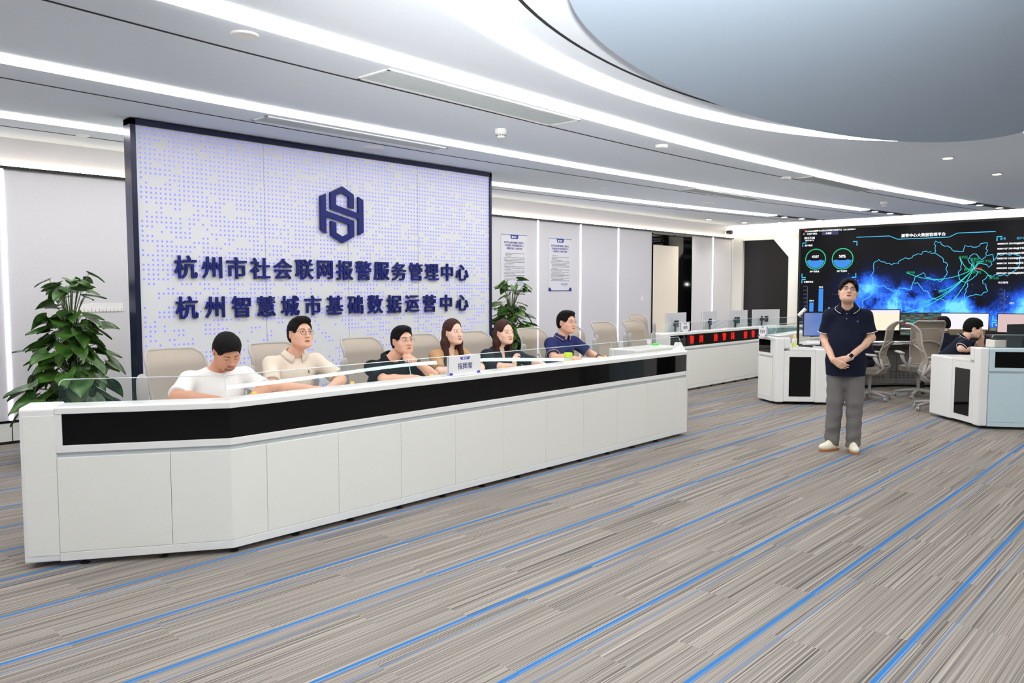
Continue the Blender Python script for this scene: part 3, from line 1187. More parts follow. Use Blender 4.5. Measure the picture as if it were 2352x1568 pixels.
# ring gauges
rg, fl_ = MB(), MB()
for x, y in ((196, 519), (475, 515)):
    c = px2s(x, y)
    R_ = .235
    flatline(rg, [(c[0] + R_ * math.cos(2 * PI * k / 40), c[1] + R_ * math.sin(2 * PI * k / 40)) for k in range(40)], .02, closed=True)
    top = [(c[0] + (-1 + 2 * k / 20) * R_ * .9, c[1] - .04 + .025 * math.sin(k * .5)) for k in range(21)]
    bot = [(c[0] + R_ * .9 * math.cos(a), c[1] + R_ * .9 * math.sin(a)) for a in np.linspace(-.15, -PI + .15, 20)]
    pp = top + bot
    fl_.add([SP(p[0], p[1], .004) for p in pp], [tuple(range(len(pp)))])
for x, y0_, y1_ in ((153, 965, 1060), (250, 823, 1060)):
    a, b = px2s(x - 20, y0_), px2s(x + 20, y1_)
    fl_.add([SP(a[0], a[1], .004), SP(b[0], a[1], .004), SP(b[0], b[1], .004), SP(a[0], b[1], .004)], [(0, 1, 2, 3)])
pk = [px2s(2140 + 160 * i / 24, 1112) for i in range(25)]
base = px2s(2140, 1112)[1]
tip = px2s(2222, 1005)[1]
pts = [(p[0], base + (tip - base) * math.exp(-abs(i - 12.3) / 2.6)) for i, p in enumerate(pk)] + [(pk[-1][0], base), (pk[0][0], base)]
fl_.add([SP(p[0], p[1], .004) for p in pts], [tuple(range(len(pts)))])
rg.build('gauge_rings', emis('ring_green', (60, 215, 150), 1.1), vw, world=True, recalc=False)
fl_.build('chart_fills', SBL, vw, world=True, recalc=False)
tabm = MB()
a, b = px2s(262, 238), px2s(432, 262)
tabm.add([SP(a[0], a[1], .003), SP(b[0], a[1], .003), SP(b[0], b[1], .003), SP(a[0], b[1], .003)], [(0, 1, 2, 3)])
tabm.build('tab', emis('tab_grey', (80, 82, 120), .9), vw, world=True, recalc=False)
# cabinet plinth under the video wall
o = MB().box((X1 - .08, VY1, 0), (X1 - .001, VY0, VZ0)).build('screen_plinth', GREY)
tag(o, 'grey plinth below the video wall', 'plinth')
# ------------------------------------------------------------------ desks
CAPZ, BANDT, BANDB, PANT, PANB, WTOP = .957, .915, .728, .655, .085, .80


TINTW = mat('cyan_lit_laminate', (196, 220, 228), .3)  # white laminate with the cyan light falling on it put into the colour


def desk(name, label, poly, post0=.16, post1=.1, seams=(), glass=(), band_in=(.03, .02), depth=.85, e0=None, e1=None, band_seams=(), end_up=True, bluish=False, endpanels=(True, True)):
    """console desk: poly is the visitor-side foot line, depth to its left"""
    W = plen(poly)
    c = pat(poly, W / 2)
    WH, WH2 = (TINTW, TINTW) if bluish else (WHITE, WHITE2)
    t = thing(name, label, 'desk', (c.x, c.y, 0))
    kw = dict(parent=t, world=True)
    inner = sub(poly, post0, W - post1)
    # carcass behind the panels (up to the channel), worktop
    cc = MB()
    sweep(cc, sub(poly, .03, W - .03), rect(.035, .1, .09, BANDB + .002))
    sweep(cc, sub(poly, .03, W - .03), rect(.1, .14, .09, CAPZ - .02))
    cc.build('carcass', WHITE, **kw)
    wt_ = MB()
    sweep(wt_, sub(poly, .031, W - .031), rect(.142, depth, WTOP - .03, WTOP), )
    wt_.build('worktop', WHITE2, bevel=.004, **kw)
    # lower front panels
    ss = [post0] + list(seams) + [W - post1]
    for a, b in zip(ss[:-1], ss[1:]):
        sweep(MB(), sub(poly, a + .0012, b - .0012), rect(0, .03, PANB + .002, PANT)).build('front_panel', WH, bevel=.002, **kw)
    sweep(MB(), inner, rect(-.002, .05, .035, PANB)).build('plinth', WH2, bevel=.002, **kw)
    sweep(MB(), inner, rect(.022, .036, PANT, PANT + .03)).build('channel', CHAN, **kw)
    sweep(MB(), inner, rect(0, .036, PANT + .03, BANDB)).build('fascia', WH2, bevel=.002, **kw)
    bs = [post0 + band_in[0]] + list(band_seams) + [W - post1 - band_in[1]]
    for a, b in zip(bs[:-1], bs[1:]):
        sweep(MB(), sub(poly, a + .0008, b - .0008), rect(.004, .036, BANDB, BANDT)).build('black_glass', BLACKGL, **kw)
    for a, b in ((post0, post0 + band_in[0]), (W - post1 - band_in[1], W - post1)):
        if b - a > .006:
            sweep(MB(), sub(poly, a, b), rect(0, .036, BANDB, BANDT)).build('band_frame', WH2, **kw)
    sweep(MB(), sub(poly, post0, W - .02), [(-.004, BANDT), (.2, BANDT), (.2, CAPZ - .012), (.19, CAPZ), (.004, CAPZ), (-.004, CAPZ - .008)]).build('cap_rail', WH2, bevel=.002, **kw)
    # end posts / side panels
    if endpanels[0]:
        m = MB()
        sweep(m, sub(poly, 0, post0), [(0, .035), (.2, .035), (.2, CAPZ + .008), (.012, CAPZ), (0, CAPZ - .012)], e0=e0)
        m.build('end_post', WHITE2, bevel=.012, **kw)
        sweep(MB(), sub(poly, .02, post0 - .0), rect(-.0025, .001, .075, CAPZ - .05)).build('post_panel', WHITE, bevel=.001, **kw)
        if depth > .3:
            sweep(MB(), sub(poly, 0, .03), rect(.2, depth, .035, WTOP + .002)).build('side_panel', WHITE2, bevel=.008, **kw)
    if endpanels[1]:
        m = MB()
        sweep(m, sub(poly, W - .03, W), [(0, .035), (depth, .035), (depth, WTOP + .002), (.24, WTOP + .002), (.16, 1.045 if end_up else CAPZ), (.09, 1.045 if end_up else CAPZ), (.035, CAPZ), (0, CAPZ)])
        m.build('side_panel', WHITE2, bevel=.005, **kw)
        if post1 > .04:
            sweep(MB(), sub(poly, W - post1, W - .03), rect(0, .2, .035, CAPZ - .001)).build('end_post', WHITE2, bevel=.003, **kw)
    # levelling feet
    n = max(2, int(W / .45))
    for i in range(n):
        p = offs(sub(poly, post0 + .12 + (W - post0 - post1 - .24) * i / n, W - post1 - .02), .05)[0]
        MB().lathe([(.028, 0), (.028, .012), (.012, .018), (.012, .092)], (p.x, p.y, 0), 12).build('foot', BLACK, **kw)
    # glass screen
    for k, (a, b) in enumerate(glass):
        q = sub(poly, a + .002, b - .002)
        m = MB()
        tilt = .039
        z0, z1 = CAPZ - .004, CAPZ + .152
        if k == 0 or k == len(glass) - 1:
            lo, hi = offs(q, .06), offs(q, .06 + tilt)
            if len(q) == 2:
                th = [Vector((0, 0))] * 2
            arc = []
            flip = (k == len(glass) - 1) and len(glass) > 1
            n0 = 8
            r_ = .035
            L = plen(q)
            prof = []
            for i in range(n0 + 1):
                an = PI / 2 * i / n0
                prof.append((r_ - r_ * math.cos(an), 1 - (r_ / .156) * (1 - math.sin(an))))
            cols = [(s_, f_) for s_, f_ in prof] + [(L, 1.0)]
            if flip:
                cols = [(0, 1.0)] + [(L - s_, f_) for s_, f_ in reversed(prof)]
            if len(q) > 2:
                cols = sorted(cols + [((q[1] - q[0]).length, 1.0)])
            bl, tp = [], []
            dn0 = None
            for s_, f_ in cols:
                b0 = pat([tuple(v) for v in lo], s_ * plen(lo) / L)
                t0 = pat([tuple(v) for v in hi], s_ * plen(hi) / L)
                bl.append((b0.x, b0.y, z0))
                tt = b0.lerp(t0, f_)
                tp.append((tt.x, tt.y, z0 + (z1 - z0) * f_))
            nn = len(cols)
            m.add(bl + tp, [(i, i + 1, nn + i + 1, nn + i) for i in range(nn - 1)])
        else:
            lo, hi = offs(q, .06), offs(q, .06 + tilt)
            nn = len(q)
            m.add([(p.x, p.y, z0) for p in lo] + [(p.x, p.y, z1) for p in hi], [(i, i + 1, nn + i + 1, nn + i) for i in range(nn - 1)])
        g = m.build('glass_pane', GLASS, recalc=False, **kw)
        # polished edge: pale line along the top and down the joint
        e = MB()
        tops = [v for v in m.v[len(m.v) // 2:]]
        e.tube(tops, .003, 5)
        e.tube([m.v[len(m.v) // 2 - 1], m.v[-1]], .0025, 5)
        e.build('edge', mat('glass_edge', (205, 212, 214), .15), g, world=True)
    return t


# main command desk
MB_P = (.012, -5.01)
MP = [(-.965, -4.38), MB_P, (5.475, -5.01)]
S1 = plen(MP[:2])
xs_ = [.254, .80, 1.353, 1.904, 2.457, 3.013, 3.566, 4.112, 4.653, 5.188]
md = desk('command_desk', 'long white command desk in front with a black glass band and six people behind it', MP, post0=.19, post1=.02,
          seams=[S1 - .35] + [S1 + x - .012 for x in xs_], glass=[(.19, S1 + .02), (S1 + .02, S1 + 1.5), (S1 + 1.5, S1 + 3.02), (S1 + 3.02, S1 + 4.12), (S1 + 4.12, S1 + 5.43)], band_seams=[S1, S1 + 2.44, S1 + 3.55], band_in=(.035, .005))
# LED desk behind
DP = [(8.06, -3.04), (11.6, -3.04), (13.2, -3.75)]
d2 = desk('alarm_desk', 'white desk with a red scrolling LED band, behind the command desk', DP, post0=.24, post1=.1, glass=[(.12, 1.45), (1.45, 3.0), (3.0, 4.6)], band_in=(.005, .02), seams=[2.05, 3.5], end_up=False)
led = MB()
for k, ch in enumerate('接警岗接警岗接警岗接警岗'):
    g_, i_ = divmod(k, 3)
    x = 8.655 + g_ * 1.085 + i_ * .30
    if ch and x < 11.5 and k > 0:
        add_text(led, ch, .135, (x, -3.042, .818), (1, 0, 0), (0, 0, 1), 0, 0)
        add_text(led, ch, .135, (x + .004, -3.0424, .818), (1, 0, 0), (0, 0, 1), 0, 0)
led.build('led_text', emis('led_red', (255, 30, 24), 2.2), d2, world=True, recalc=False)
# left wing and right wing of the ring console, each seen from its end
LWO, LW1 = Vector((8.38, -4.724)), Vector((8.678, -4.319))
LWE = (.62, -.785)
lp = [(10.7, -4.12), tuple(LW1), tuple(LWO)]
RWO = Vector((8.136, -7.326))
RWE = (.715, .699)
rp = [tuple(RWO), (8.95, -8.6), (10.6, -9.5)]


def wing(name, label, poly, E, at_end, lbl):
    W = plen(poly)
    seams = [.75, 1.5] if at_end else [1.0, 2.0]
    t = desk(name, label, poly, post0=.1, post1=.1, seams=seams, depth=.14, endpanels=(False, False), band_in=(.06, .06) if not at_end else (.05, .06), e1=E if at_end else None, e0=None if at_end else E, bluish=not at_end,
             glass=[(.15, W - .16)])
    kw = dict(parent=t, world=True)
    O = Vector(poly[-1] if at_end else poly[0])
    nb = Vector(poly[-2] if at_end else poly[1])
    along = (nb - O).normalized()
    E = Vector(E)
    # outer post
    post = [O, O + E * .12, O + E * .12 + along * .1, O + along * .1]
    MB().prism([tuple(p) for p in post], .035, CAPZ).build('end_post', WHITE2, bevel=.014, **kw)
    MB().prism([tuple(p) for p in (O + E * .12 + along * .0, O + E * .2 + along * .0, O + E * .2 + along * .6, O + E * .12 + along * .6)], WTOP, CAPZ).build('upstand', WHITE2, bevel=.01, **kw)
    # frame with the tall black glass
    MB().prism([tuple(p) for p in (O + E * .12 + along * .004, O + E * .55 + along * .004, O + E * .55 + along * .08, O + E * .12 + along * .08)], .045, WTOP - .03).build('end_frame', WHITE2, bevel=.004, **kw)
    nrm = Vector((E.y, -E.x)) if (Vector((E.y, -E.x)).dot(-along) > 0) else Vector((-E.y, E.x))
    a, b = O + E * .19 + along * .004 + nrm * .004, O + E * .49 + along * .004 + nrm * .004
    g = MB()
    g.prism([tuple(a), tuple(b), tuple(b - nrm * .006), tuple(a - nrm * .006)], .12, .685)
    g.build('end_glass', BLACKGL, **kw)
    # side box and worktop
    MB().prism([tuple(p) for p in (O + E * .552 - along * .01, O + E * 1.02 - along * .01, O + E * 1.02 + along * 1.0, O + E * .552 + along * 1.0)], .035, WTOP).build('side_box', WHITE2, bevel=.016, **kw)
    wp = [O + E * .121 + along * .002, O + E * .551 - along * 0.0, O + E * .551 + along * 1.0] + ([Vector((9.6, -4.75)), Vector((11.2, -4.75)), Vector((11.3, -4.22))] if at_end else [Vector((9.8, -8.3)), Vector((11.0, -8.9)), Vector((10.6, -9.35))])
    inner_back = [Vector(p) for p in offs(poly, .15)]
    if at_end:
        wpoly = [O + E * .2 + along * .002, O + E * .551 + along * .002, O + E * .551 + along * .8, Vector((9.7, -4.85)), Vector((10.62, -4.72)), inner_back[0], inner_back[1], inner_back[2] + along * .1]
    else:
        wpoly = [O + E * .551 + along * .002, O + E * .2 + along * .002, inner_back[0] + along * .1, inner_back[1], inner_back[2], Vector((10.9, -8.8)), Vector((9.75, -8.1))]
    MB().prism([tuple(p) for p in wpoly], WTOP - .03, WTOP - .001).build('worktop', WHITE2, bevel=.004, **kw)
    return t


wl = wing('console_desk', 'white ring console wing whose end with tall black glass stands left of the standing man', lp, LWE, True, '')
wr_ = wing('console_desk', 'white ring console wing in painted cyan light at the right picture edge with a black glass band', rp, RWE, False, '')
# rear grey console in the ring
RC = [(10.75, -4.72), (11.35, -5.05), (11.75, -5.38), (12.05, -5.78), (12.25, -6.3), (12.3, -6.9), (12.15, -7.6)]
RC = [(11.0, -4.9), (11.42, -5.12), (11.78, -5.4), (12.05, -5.75), (12.25, -6.25), (12.32, -6.9), (12.2, -7.6)]
RCr = RC[::1]
rc = thing('rear_console', 'curved grey console with slotted vents below the monitors in front of the video wall', 'desk', (11.8, -5.6, 0))
kw = dict(parent=rc, world=True)
# depth must point towards the video wall: left of the walking direction from -Y end to +Y end is -X, so walk downwards
W_ = plen(RC)
m = MB()
sweep(m, RC, rect(0, .5, .04, .68))
m.build('carcass', GREY, **kw)
pn = 4
for i in range(pn):
    a, b = W_ * i / pn, W_ * (i + 1) / pn
    sweep(MB(), sub(RC, a + .003, b - .003), rect(-.012, 0, .06, .64)).build('front_panel', GREY, bevel=.003, **kw)
sl = MB()
for r in range(5):
    nn = int(W_ / .075)
    for k in range(nn):
        s0 = k * W_ / nn
        if (k % 9) == 8:
            continue
        sweep(sl, sub(RC, s0 + .01, s0 + .062), rect(-.0145, -.012, .16 + r * .026, .168 + r * .026))
sl.build('vent_grille', BLACK, **kw)
sweep(MB(), RC, rect(-.28, .5, .7, .73)).build('worktop', mat('dark_worktop', (58, 56, 56), .4), bevel=.004, **kw)
sweep(MB(), RC, rect(.46, .5, .73, .95)).build('monitor_shelf', BLACK, bevel=.004, **kw)
sweep(MB(), RC, rect(.505, .52, .04, 1.0)).build('back_panel', LGREY, **kw)

# ------------------------------------------------------------------ chairs
MESHF = None


def mesh_fabric():
    m = bpy.data.materials.new('chair_mesh')
    m.use_nodes = True
    g = NT(m)
    b = m.node_tree.nodes['Principled BSDF']
    b.inputs['Roughness'].default_value = .8
    tc = g.n('ShaderNodeTexCoord')
    w = g.n('ShaderNodeTexNoise')
    mp_ = g.n('ShaderNodeMapping')
    mp_.inputs['Scale'].default_value = (30, 30, 300)
    g.l(tc.outputs['Object'], mp_.inputs[0])
    g.l(mp_.outputs[0], w.inputs['Vector'])
    g.l(g.mix(w.outputs['Fac'], lin((146, 135, 122)), lin((182, 169, 153))), b.inputs['Base Color'])
    t = g.n('ShaderNodeBsdfTransparent')
    mx = g.n('ShaderNodeMixShader')
    mx.inputs[0].default_value = .90
    o = m.node_tree.nodes['Material Output']
    g.l(t.outputs[0], mx.inputs[1])
    g.l(b.outputs[0], mx.inputs[2])
    g.l(mx.outputs[0], o.inputs[0])
    return m


MESHF = mesh_fabric()
CFR = mat('chair_frame', (166, 162, 158), .4)
CSEAT = mat('chair_seat', (128, 122, 114), .85, bump=(120, .1))


def back_pt(u, v):
    z = .53 + .645 * v
    hw = .185 + .02 * math.sin(min(v, 1) * PI * .8) + .035 * v
    if v > .9:
        hw *= 1 - .22 * ((v - .9) / .1) ** 2
    y = -.24 + .05 * math.exp(-((v - .25) / .2) ** 2) - .07 * v
    if v > .8:
        y -= .10 * ((v - .8) / .2) ** 2
    y += .045 * u * u
    return (u * hw, y, z)


def make_chair(label, group, arms_up=True):
    t = thing('office_chair', label, 'chair', (0, 0, 0), 0, group)
    MB().grid(lambda a, b: back_pt(a * 2 - 1, b), 12, 26).build('backrest', MESHF, t, smooth=True, sharp=0, recalc=False)
    edge = [back_pt(-1, v / 20) for v in range(21)] + [back_pt(-1 + 2 * k / 10, 1) for k in range(1, 10)] + [back_pt(1, 1 - v / 20) for v in range(21)] + [back_pt(1 - 2 * k / 10, 0) for k in range(1, 10)]
    MB().tube([(x, y - .006, z) for x, y, z in edge], .0125, 8, closed=True).build('back_frame', CFR, t, smooth=True, sharp=0)
    f = MB()
    br = []
    for k in range(15):
        u = -1 + 2 * k / 14
        x, y, z = back_pt(u, .42 + .12 * (1 - u * u))
        br.append((x, y - .03 + .015 * u * u, z))
    f.tube(br, [.016 - .004 * abs(-1 + 2 * k / 14) for k in range(15)], 8, flat=(1, .7))
    f.build('lumbar_bar', CFR, t, smooth=True, sharp=0)
    s = MB()

    def seat(a, b):
        u, v = a * 2 - 1, b * 2 - 1
        r = (abs(u) ** 4 + abs(v) ** 4) ** .25 or 1
        q = max(abs(u), abs(v)) / r if r else 1
        x, y = u * q * .245, v * q * .24 + .02
        return (x, y, .475 + .02 * (1 - max(abs(u), abs(v)) ** 6) - (.03 * max(0, v) ** 3))
    s.grid(seat, 14, 14)
    nvs = len(s.v)
    s.grid(lambda a, b: (lambda p: (p[0] * .97, p[1] * .97, p[2] - .075))(seat(a, b)), 14, 14)
    # side wall
    ring = [i for i in range(15)] + [15 * (j + 1) + 14 for j in range(14)] + [14 * 15 + 13 - i for i in range(14)] + [15 * (13 - j) for j in range(13)]
    for i in range(len(ring)):
        j = (i + 1) % len(ring)
        s.f.append((ring[i], ring[j], ring[j] + nvs, ring[i] + nvs))
        s.mi.append(0)
    s.build('seat', CSEAT, t, smooth=True, sharp=50)
    for sx in (-1, 1):
        a = MB()
        p0 = back_pt(sx, .12)
        a.tube([(p0[0], p0[1] - .01, p0[2] + .02), (sx * .235, -.22, .50), (sx * .22, -.16, .43), (sx * .14, -.06, .385), (sx * .03, 0, .375)], [.02, .024, .026, .024, .02], 10, flat=(1, .8))
        a.build('side_arm', CFR, t, smooth=True, sharp=0)
        b = MB()
        if arms_up:
            b.tube([(sx * .245, -.14, .47), (sx * .30, -.14, .56), (sx * .31, -.14, .70)], [.018, .018, .02], 8)
            b.tube([(sx * .31, -.14, .665), (sx * .31, -.14, .69), (sx * .31, -.145, .75), (sx * .312, -.15, .9), (sx * .312, -.155, .98), (sx * .311, -.155, 1.01), (sx * .311, -.155, 1.022)], [.018, .03, .042, .046, .042, .03, .012], 12, flat=(.5, 1))
        else:
            b.tube([(sx * .24, -.2, .50), (sx * .29, -.17, .56), (sx * .305, -.12, .66)], [.022, .022, .03], 8)
            b.tube([(sx * .30, -.16, .675), (sx * .30, -.13, .68), (sx * .30, 0, .69), (sx * .29, .1, .69), (sx * .285, .14, .685)], [.02, .042, .046, .04, .018], 12, flat=(1, .45))
        b.build('armrest', CFR, t, smooth=True, sharp=0)
    MB().lathe([(.05, .36), (.055, .385), (.03, .36), (.03, .22), (.022, .22), (.022, .09), (.04, .09), (.04, .05)][::-1], (0, 0, 0), 16).build('gas_column', CFR, t, smooth=True)
    st = MB()
    for k in range(5):
        a = 2 * PI * k / 5 + .3
        c_, s_ = math.cos(a), math.sin(a)
        st.tube([(0, 0, .10), (c_ * .06, s_ * .06, .105), (c_ * .2, s_ * .2, .095), (c_ * .31, s_ * .31, .075), (c_ * .325, s_ * .325, .07)], [.03, .03, .022, .018, .012], 8)
    st.build('star_base', CFR, t, smooth=True, sharp=50)
    for k in range(5):
        a = 2 * PI * k / 5 + .3
        c_, s_ = math.cos(a), math.sin(a)
        w = MB()
        for q in (-.013, .013):
            w.lathe([(.001, -.009), (.028, -.009), (.03, 0), (.028, .009), (.001, .009)], (0, q, 0), 14, 'Y')
        w.lathe([(.014, 0), (.014, .045)], (0, 0, 0), 10)
        w.xf(Matrix.Translation((c_ * .315, s_ * .315, .03)) @ Matrix.Rotation(a + .9 * k, 4, 'Z'))
        w.build('caster', CFR, t, smooth=True)
    return t


G1 = 'mesh chairs behind the command desk'
chairs = [
    (.35, -3.78, 180, 'mesh office chair behind the man in the white T-shirt', G1),
    (1.24, -3.74, 183, 'mesh office chair behind the man in the beige polo shirt', G1),
    (2.16, -3.74, 182, 'mesh office chair behind the man in the black shirt, left of his head', G1),
    (2.91, -3.72, 180, 'mesh office chair between the man in the black shirt and the woman in tan', G1),
    (3.65, -3.72, 178, 'mesh office chair between the two seated women', G1),
    (4.62, -3.72, 180, 'mesh office chair between the woman in dark blue and the man with the green-lidded cup', G1),
    (5.42, -3.68, 183, 'empty mesh office chair just right of the man in the navy polo', G1),
    (6.58, -3.3, 176, 'empty mesh office chair standing before the wall light, right of the command desk people', 'empty mesh chairs at the alarm desk'),
    (7.35, -3.3, 180, 'empty mesh office chair before the cream door, left of the monitors', 'empty mesh chairs at the alarm desk'),
    (9.75, -1.75, 178, 'mesh office chair behind the alarm desk monitors', 'empty mesh chairs at the alarm desk'),
]
proto = None
for x, y, a, lb, g_ in chairs:
    if proto is None:
        c = proto = make_chair(lb, g_)
    else:
        c = copy_tree(proto)
    c.location = (x, y, 0)
    c.rotation_euler = (0, 0, math.radians(a))
    c['label'] = lb
    c['group'] = g_
proto2 = None
for x, y, a, lb in ((9.86, -5.52, 6, 'mesh office chair seen from behind, just right of the standing man'),
                    (10.62, -5.98, -52, 'mesh office chair with wide back hiding a dark-haired person'),
                    (9.40, -6.57, -158, 'mesh office chair turned sideways beside the white console end')):
    if proto2 is None:
        c = proto2 = make_chair(lb, 'mesh chairs inside the ring console', False)
    else:
        c = copy_tree(proto2)
    c.location = (x, y, 0)
    c.rotation_euler = (0, 0, math.radians(a))
    c['label'] = lb

# ------------------------------------------------------------------ monitors


def monitor(name, label, loc, rz, w, h, zc, screen, base='arm', curve=0.0, group=None, housing=None, pole_to=WTOP):
    """screen faces local -Y"""
    t = thing(name, label, 'monitor', loc, rz, group)
    hz = housing or mat('monitor_back', (196, 196, 199), .4)

    def cy(x):
        return -curve * (x / (w / 2)) ** 2
    m = MB()
    nseg = 12 if curve else 1
    pr = []
    for i in range(nseg + 1):
        x = -w / 2 + w * i / nseg
        pr.append((x, cy(x)))
    poly = pr + [(x, y + .022) for x, y in reversed(pr)]
    m.prism(poly, zc - h / 2, zc + h / 2)
    m.build('housing', hz, t, bevel=.003)
    s = MB()
    b = .012
    vs, fs = [], []
    for i in range(nseg + 1):
        x = -w / 2 + b + (w - 2 * b) * i / nseg
        vs += [(x, cy(x) - .0015, zc - h / 2 + b), (x, cy(x) - .0015, zc + h / 2 - b)]
    fs = [(2 * i, 2 * i + 2, 2 * i + 3, 2 * i + 1) for i in range(nseg)]
    bz = MB()
    bz.prism([(x, y - .001) for x, y in pr] + [(x, y) for x, y in reversed(pr)], zc - h / 2, zc + h / 2)
    bz.build('bezel', BLACK, t)
    s.add(vs, fs)
    s.build('screen', screen, t, recalc=False)
    a = MB()
    zb = pole_to - loc[2]
    if base == 'arm':
        a.cbox((.0, .03, zc), (.075, .018, .11))
        a.tube([(0, .04, zc), (.08, .06, zc - .01), (.16, .08, zc - .01)], .014, 8)
        a.tube([(.16, .08, zb), (.16, .08, zc + .06)], .017, 10)
        a.cbox((.16, .08, zc), (.05, .05, .06))
        a.cbox((.16, .08, zb + .011), (.1, .1, .02))
        a.build('monitor_arm', BLACK, t)
    else:
        a.box((-.03, .02, zb), (.03, .04, zc - .02))
        a.prism([(-.12, -.05), (.12, -.05), (.12, .1), (-.12, .1)], zb + .001, zb + .012)
        a.build('stand', BLACK, t)
    return t


def screen_mat(kind, zc=0.0):
    m = bpy.data.materials.new('screen_' + kind)
    m.use_nodes = True
    g = NT(m)
    m.node_tree.nodes.clear()
    tc = g.n('ShaderNodeTexCoord')
    sp = g.n('ShaderNodeSeparateXYZ')
    g.l(tc.outputs['Object'], sp.inputs[0])
    x, z = sp.outputs[0], g.math('SUBTRACT', sp.outputs[2], zc)
    if kind == 'desktop':
        n = g.n('ShaderNodeTexNoise')
        n.inputs['Scale'].default_value = 4
        g.l(tc.outputs['Object'], n.inputs['Vector'])
        c = g.mix(g.math('MULTIPLY', g.math('ADD', x, .3), 1.9), lin((150, 160, 205)), lin((40, 130, 215)))
        c = g.mix(g.math('MULTIPLY', n.outputs['Fac'], .6), c, lin((24, 90, 170)))
    elif kind == 'office':
        c = g.mix(g.math('GREATER_THAN', z, .12), lin((255, 246, 220)), lin((250, 240, 250)))
    else:
        w = g.n('ShaderNodeTexWhiteNoise', noise_dimensions='2D')
        cv = g.n('ShaderNodeCombineXYZ')
        g.l(g.math('FLOOR', g.math('MULTIPLY', z, 115)), cv.inputs[0])
        g.l(g.math('FLOOR', g.math('MULTIPLY', x, 13)), cv.inputs[1])
        g.l(cv.outputs[0], w.inputs['Vector'])
        r = g.n('ShaderNodeValToRGB')
        r.color_ramp.interpolation = 'CONSTANT'
        e = r.color_ramp.elements
        e[0].color = (*lin((70, 64, 66)), 1)
        e[1].position, e[1].color = .62, (*lin((60, 140, 130)), 1)
        for p_, cc in ((.87, (140, 62, 62)), (.94, (150, 140, 90))):
            q = r.color_ramp.elements.new(p_)
            q.color = (*lin(cc), 1)
        g.l(w.outputs['Value'], r.inputs[0])
        left = g.math('LESS_THAN', x, -.02)
        bar = g.math('LESS_THAN', g.math('ABSOLUTE', g.math('ADD', z, .1)), .008)
        c = g.mix(left, lin((250, 246, 252)), r.outputs[0])
        c = g.mix(g.math('MULTIPLY', g.math('LESS_THAN', z, -.08), g.math('GREATER_THAN', x, -.02)), c, lin((110, 96, 80)))
        c = g.mix(g.math('LESS_THAN', g.math('ABSOLUTE', g.math('ADD', z, .075)), .008), c, lin((250, 248, 252)))
    em = g.n('ShaderNodeEmission')
    g.l(c, em.inputs[0])
    em.inputs[1].default_value = 1.0
    o = g.n('ShaderNodeOutputMaterial')
    g.l(em.outputs[0], o.inputs[0])
    return m


SOFF = mat('screen_off', (12, 12, 14), .1)
GM = 'monitors on the alarm desk, seen from behind'
for x, y, rz, w_, lb in ((8.98, -2.72, 183, .66, 'white-backed monitor left of four on the alarm desk, behind the name card'),
                         (10.08, -2.72, 187, .66, 'white-backed monitor second from left on the alarm desk, overlapping a chair'),
                         (11.12, -2.72, 172, .60, 'white-backed monitor third from left on the alarm desk, before the dark doorway edge'),
                         (12.0, -2.86, 157, .66, 'white-backed monitor right of four on the alarm desk, in front of the dark doorway')):
    monitor('monitor', lb, (x, y, 0), math.radians(rz), w_, .36, 1.075, SOFF, 'arm', group=GM)
monitor('monitor', 'black monitor with blue desktop picture, left of the standing man', (9.42, -4.98, 0), math.radians(-48), .6, .36, 1.12, screen_mat('desktop', 1.12), 'stand', housing=BLACK, pole_to=WTOP)
monitor('monitor', 'wide monitor with a pale yellow page, behind the standing man', (11.7, -4.96, 0), math.radians(-42), .91, .37, 1.115, screen_mat('office', 1.115), 'stand', .0, housing=BLACK, pole_to=.73)
monitor('monitor', 'very wide curved monitor with dark tables and white page, behind the seated console people', (12.40, -5.83, 0), math.radians(-54), 1.42, .39, 1.05, screen_mat('table', 1.05), 'stand', .08, housing=BLACK, pole_to=.73)
monitor('monitor', 'black monitor back at the right picture edge on the bluish console', (8.99, -7.60, 0), math.radians(152), .56, .36, 1.04, SOFF, 'stand', housing=mat('monitor_back_dark', (22, 28, 36), .35), pole_to=WTOP)
monitor('monitor', 'monitor with pale pink screen at the right edge behind the dark monitor', (12.6, -6.9, 0), math.radians(-80), .6, .32, 1.09, emis('screen_pink', (235, 205, 205), .9), 'stand', housing=BLACK, pole_to=.73)
# ------------------------------------------------------------------ potted plants


def leaf_mat():
    m = bpy.data.materials.new('pothos_leaf')
    m.use_nodes = True
    g = NT(m)
    b = m.node_tree.nodes['Principled BSDF']
    b.inputs['Roughness'].default_value = .32
    oi = g.n('ShaderNodeTexCoord')
    n = g.n('ShaderNodeTexNoise')
    n.inputs['Scale'].default_value = 9
    g.l(oi.outputs['Object'], n.inputs['Vector'])
    r = g.n('ShaderNodeMapRange')
    r.inputs['From Min'].default_value = .35
    r.inputs['From Max'].default_value = .65
    g.l(n.outputs['Fac'], r.inputs['Value'])
    g.l(g.mix(r.outputs[0], lin((34, 66, 26)), lin((78, 120, 46))), b.inputs['Base Color'])
    return m


LEAF = leaf_mat()
STEM = mat('plant_stem', (84, 104, 50), .6)


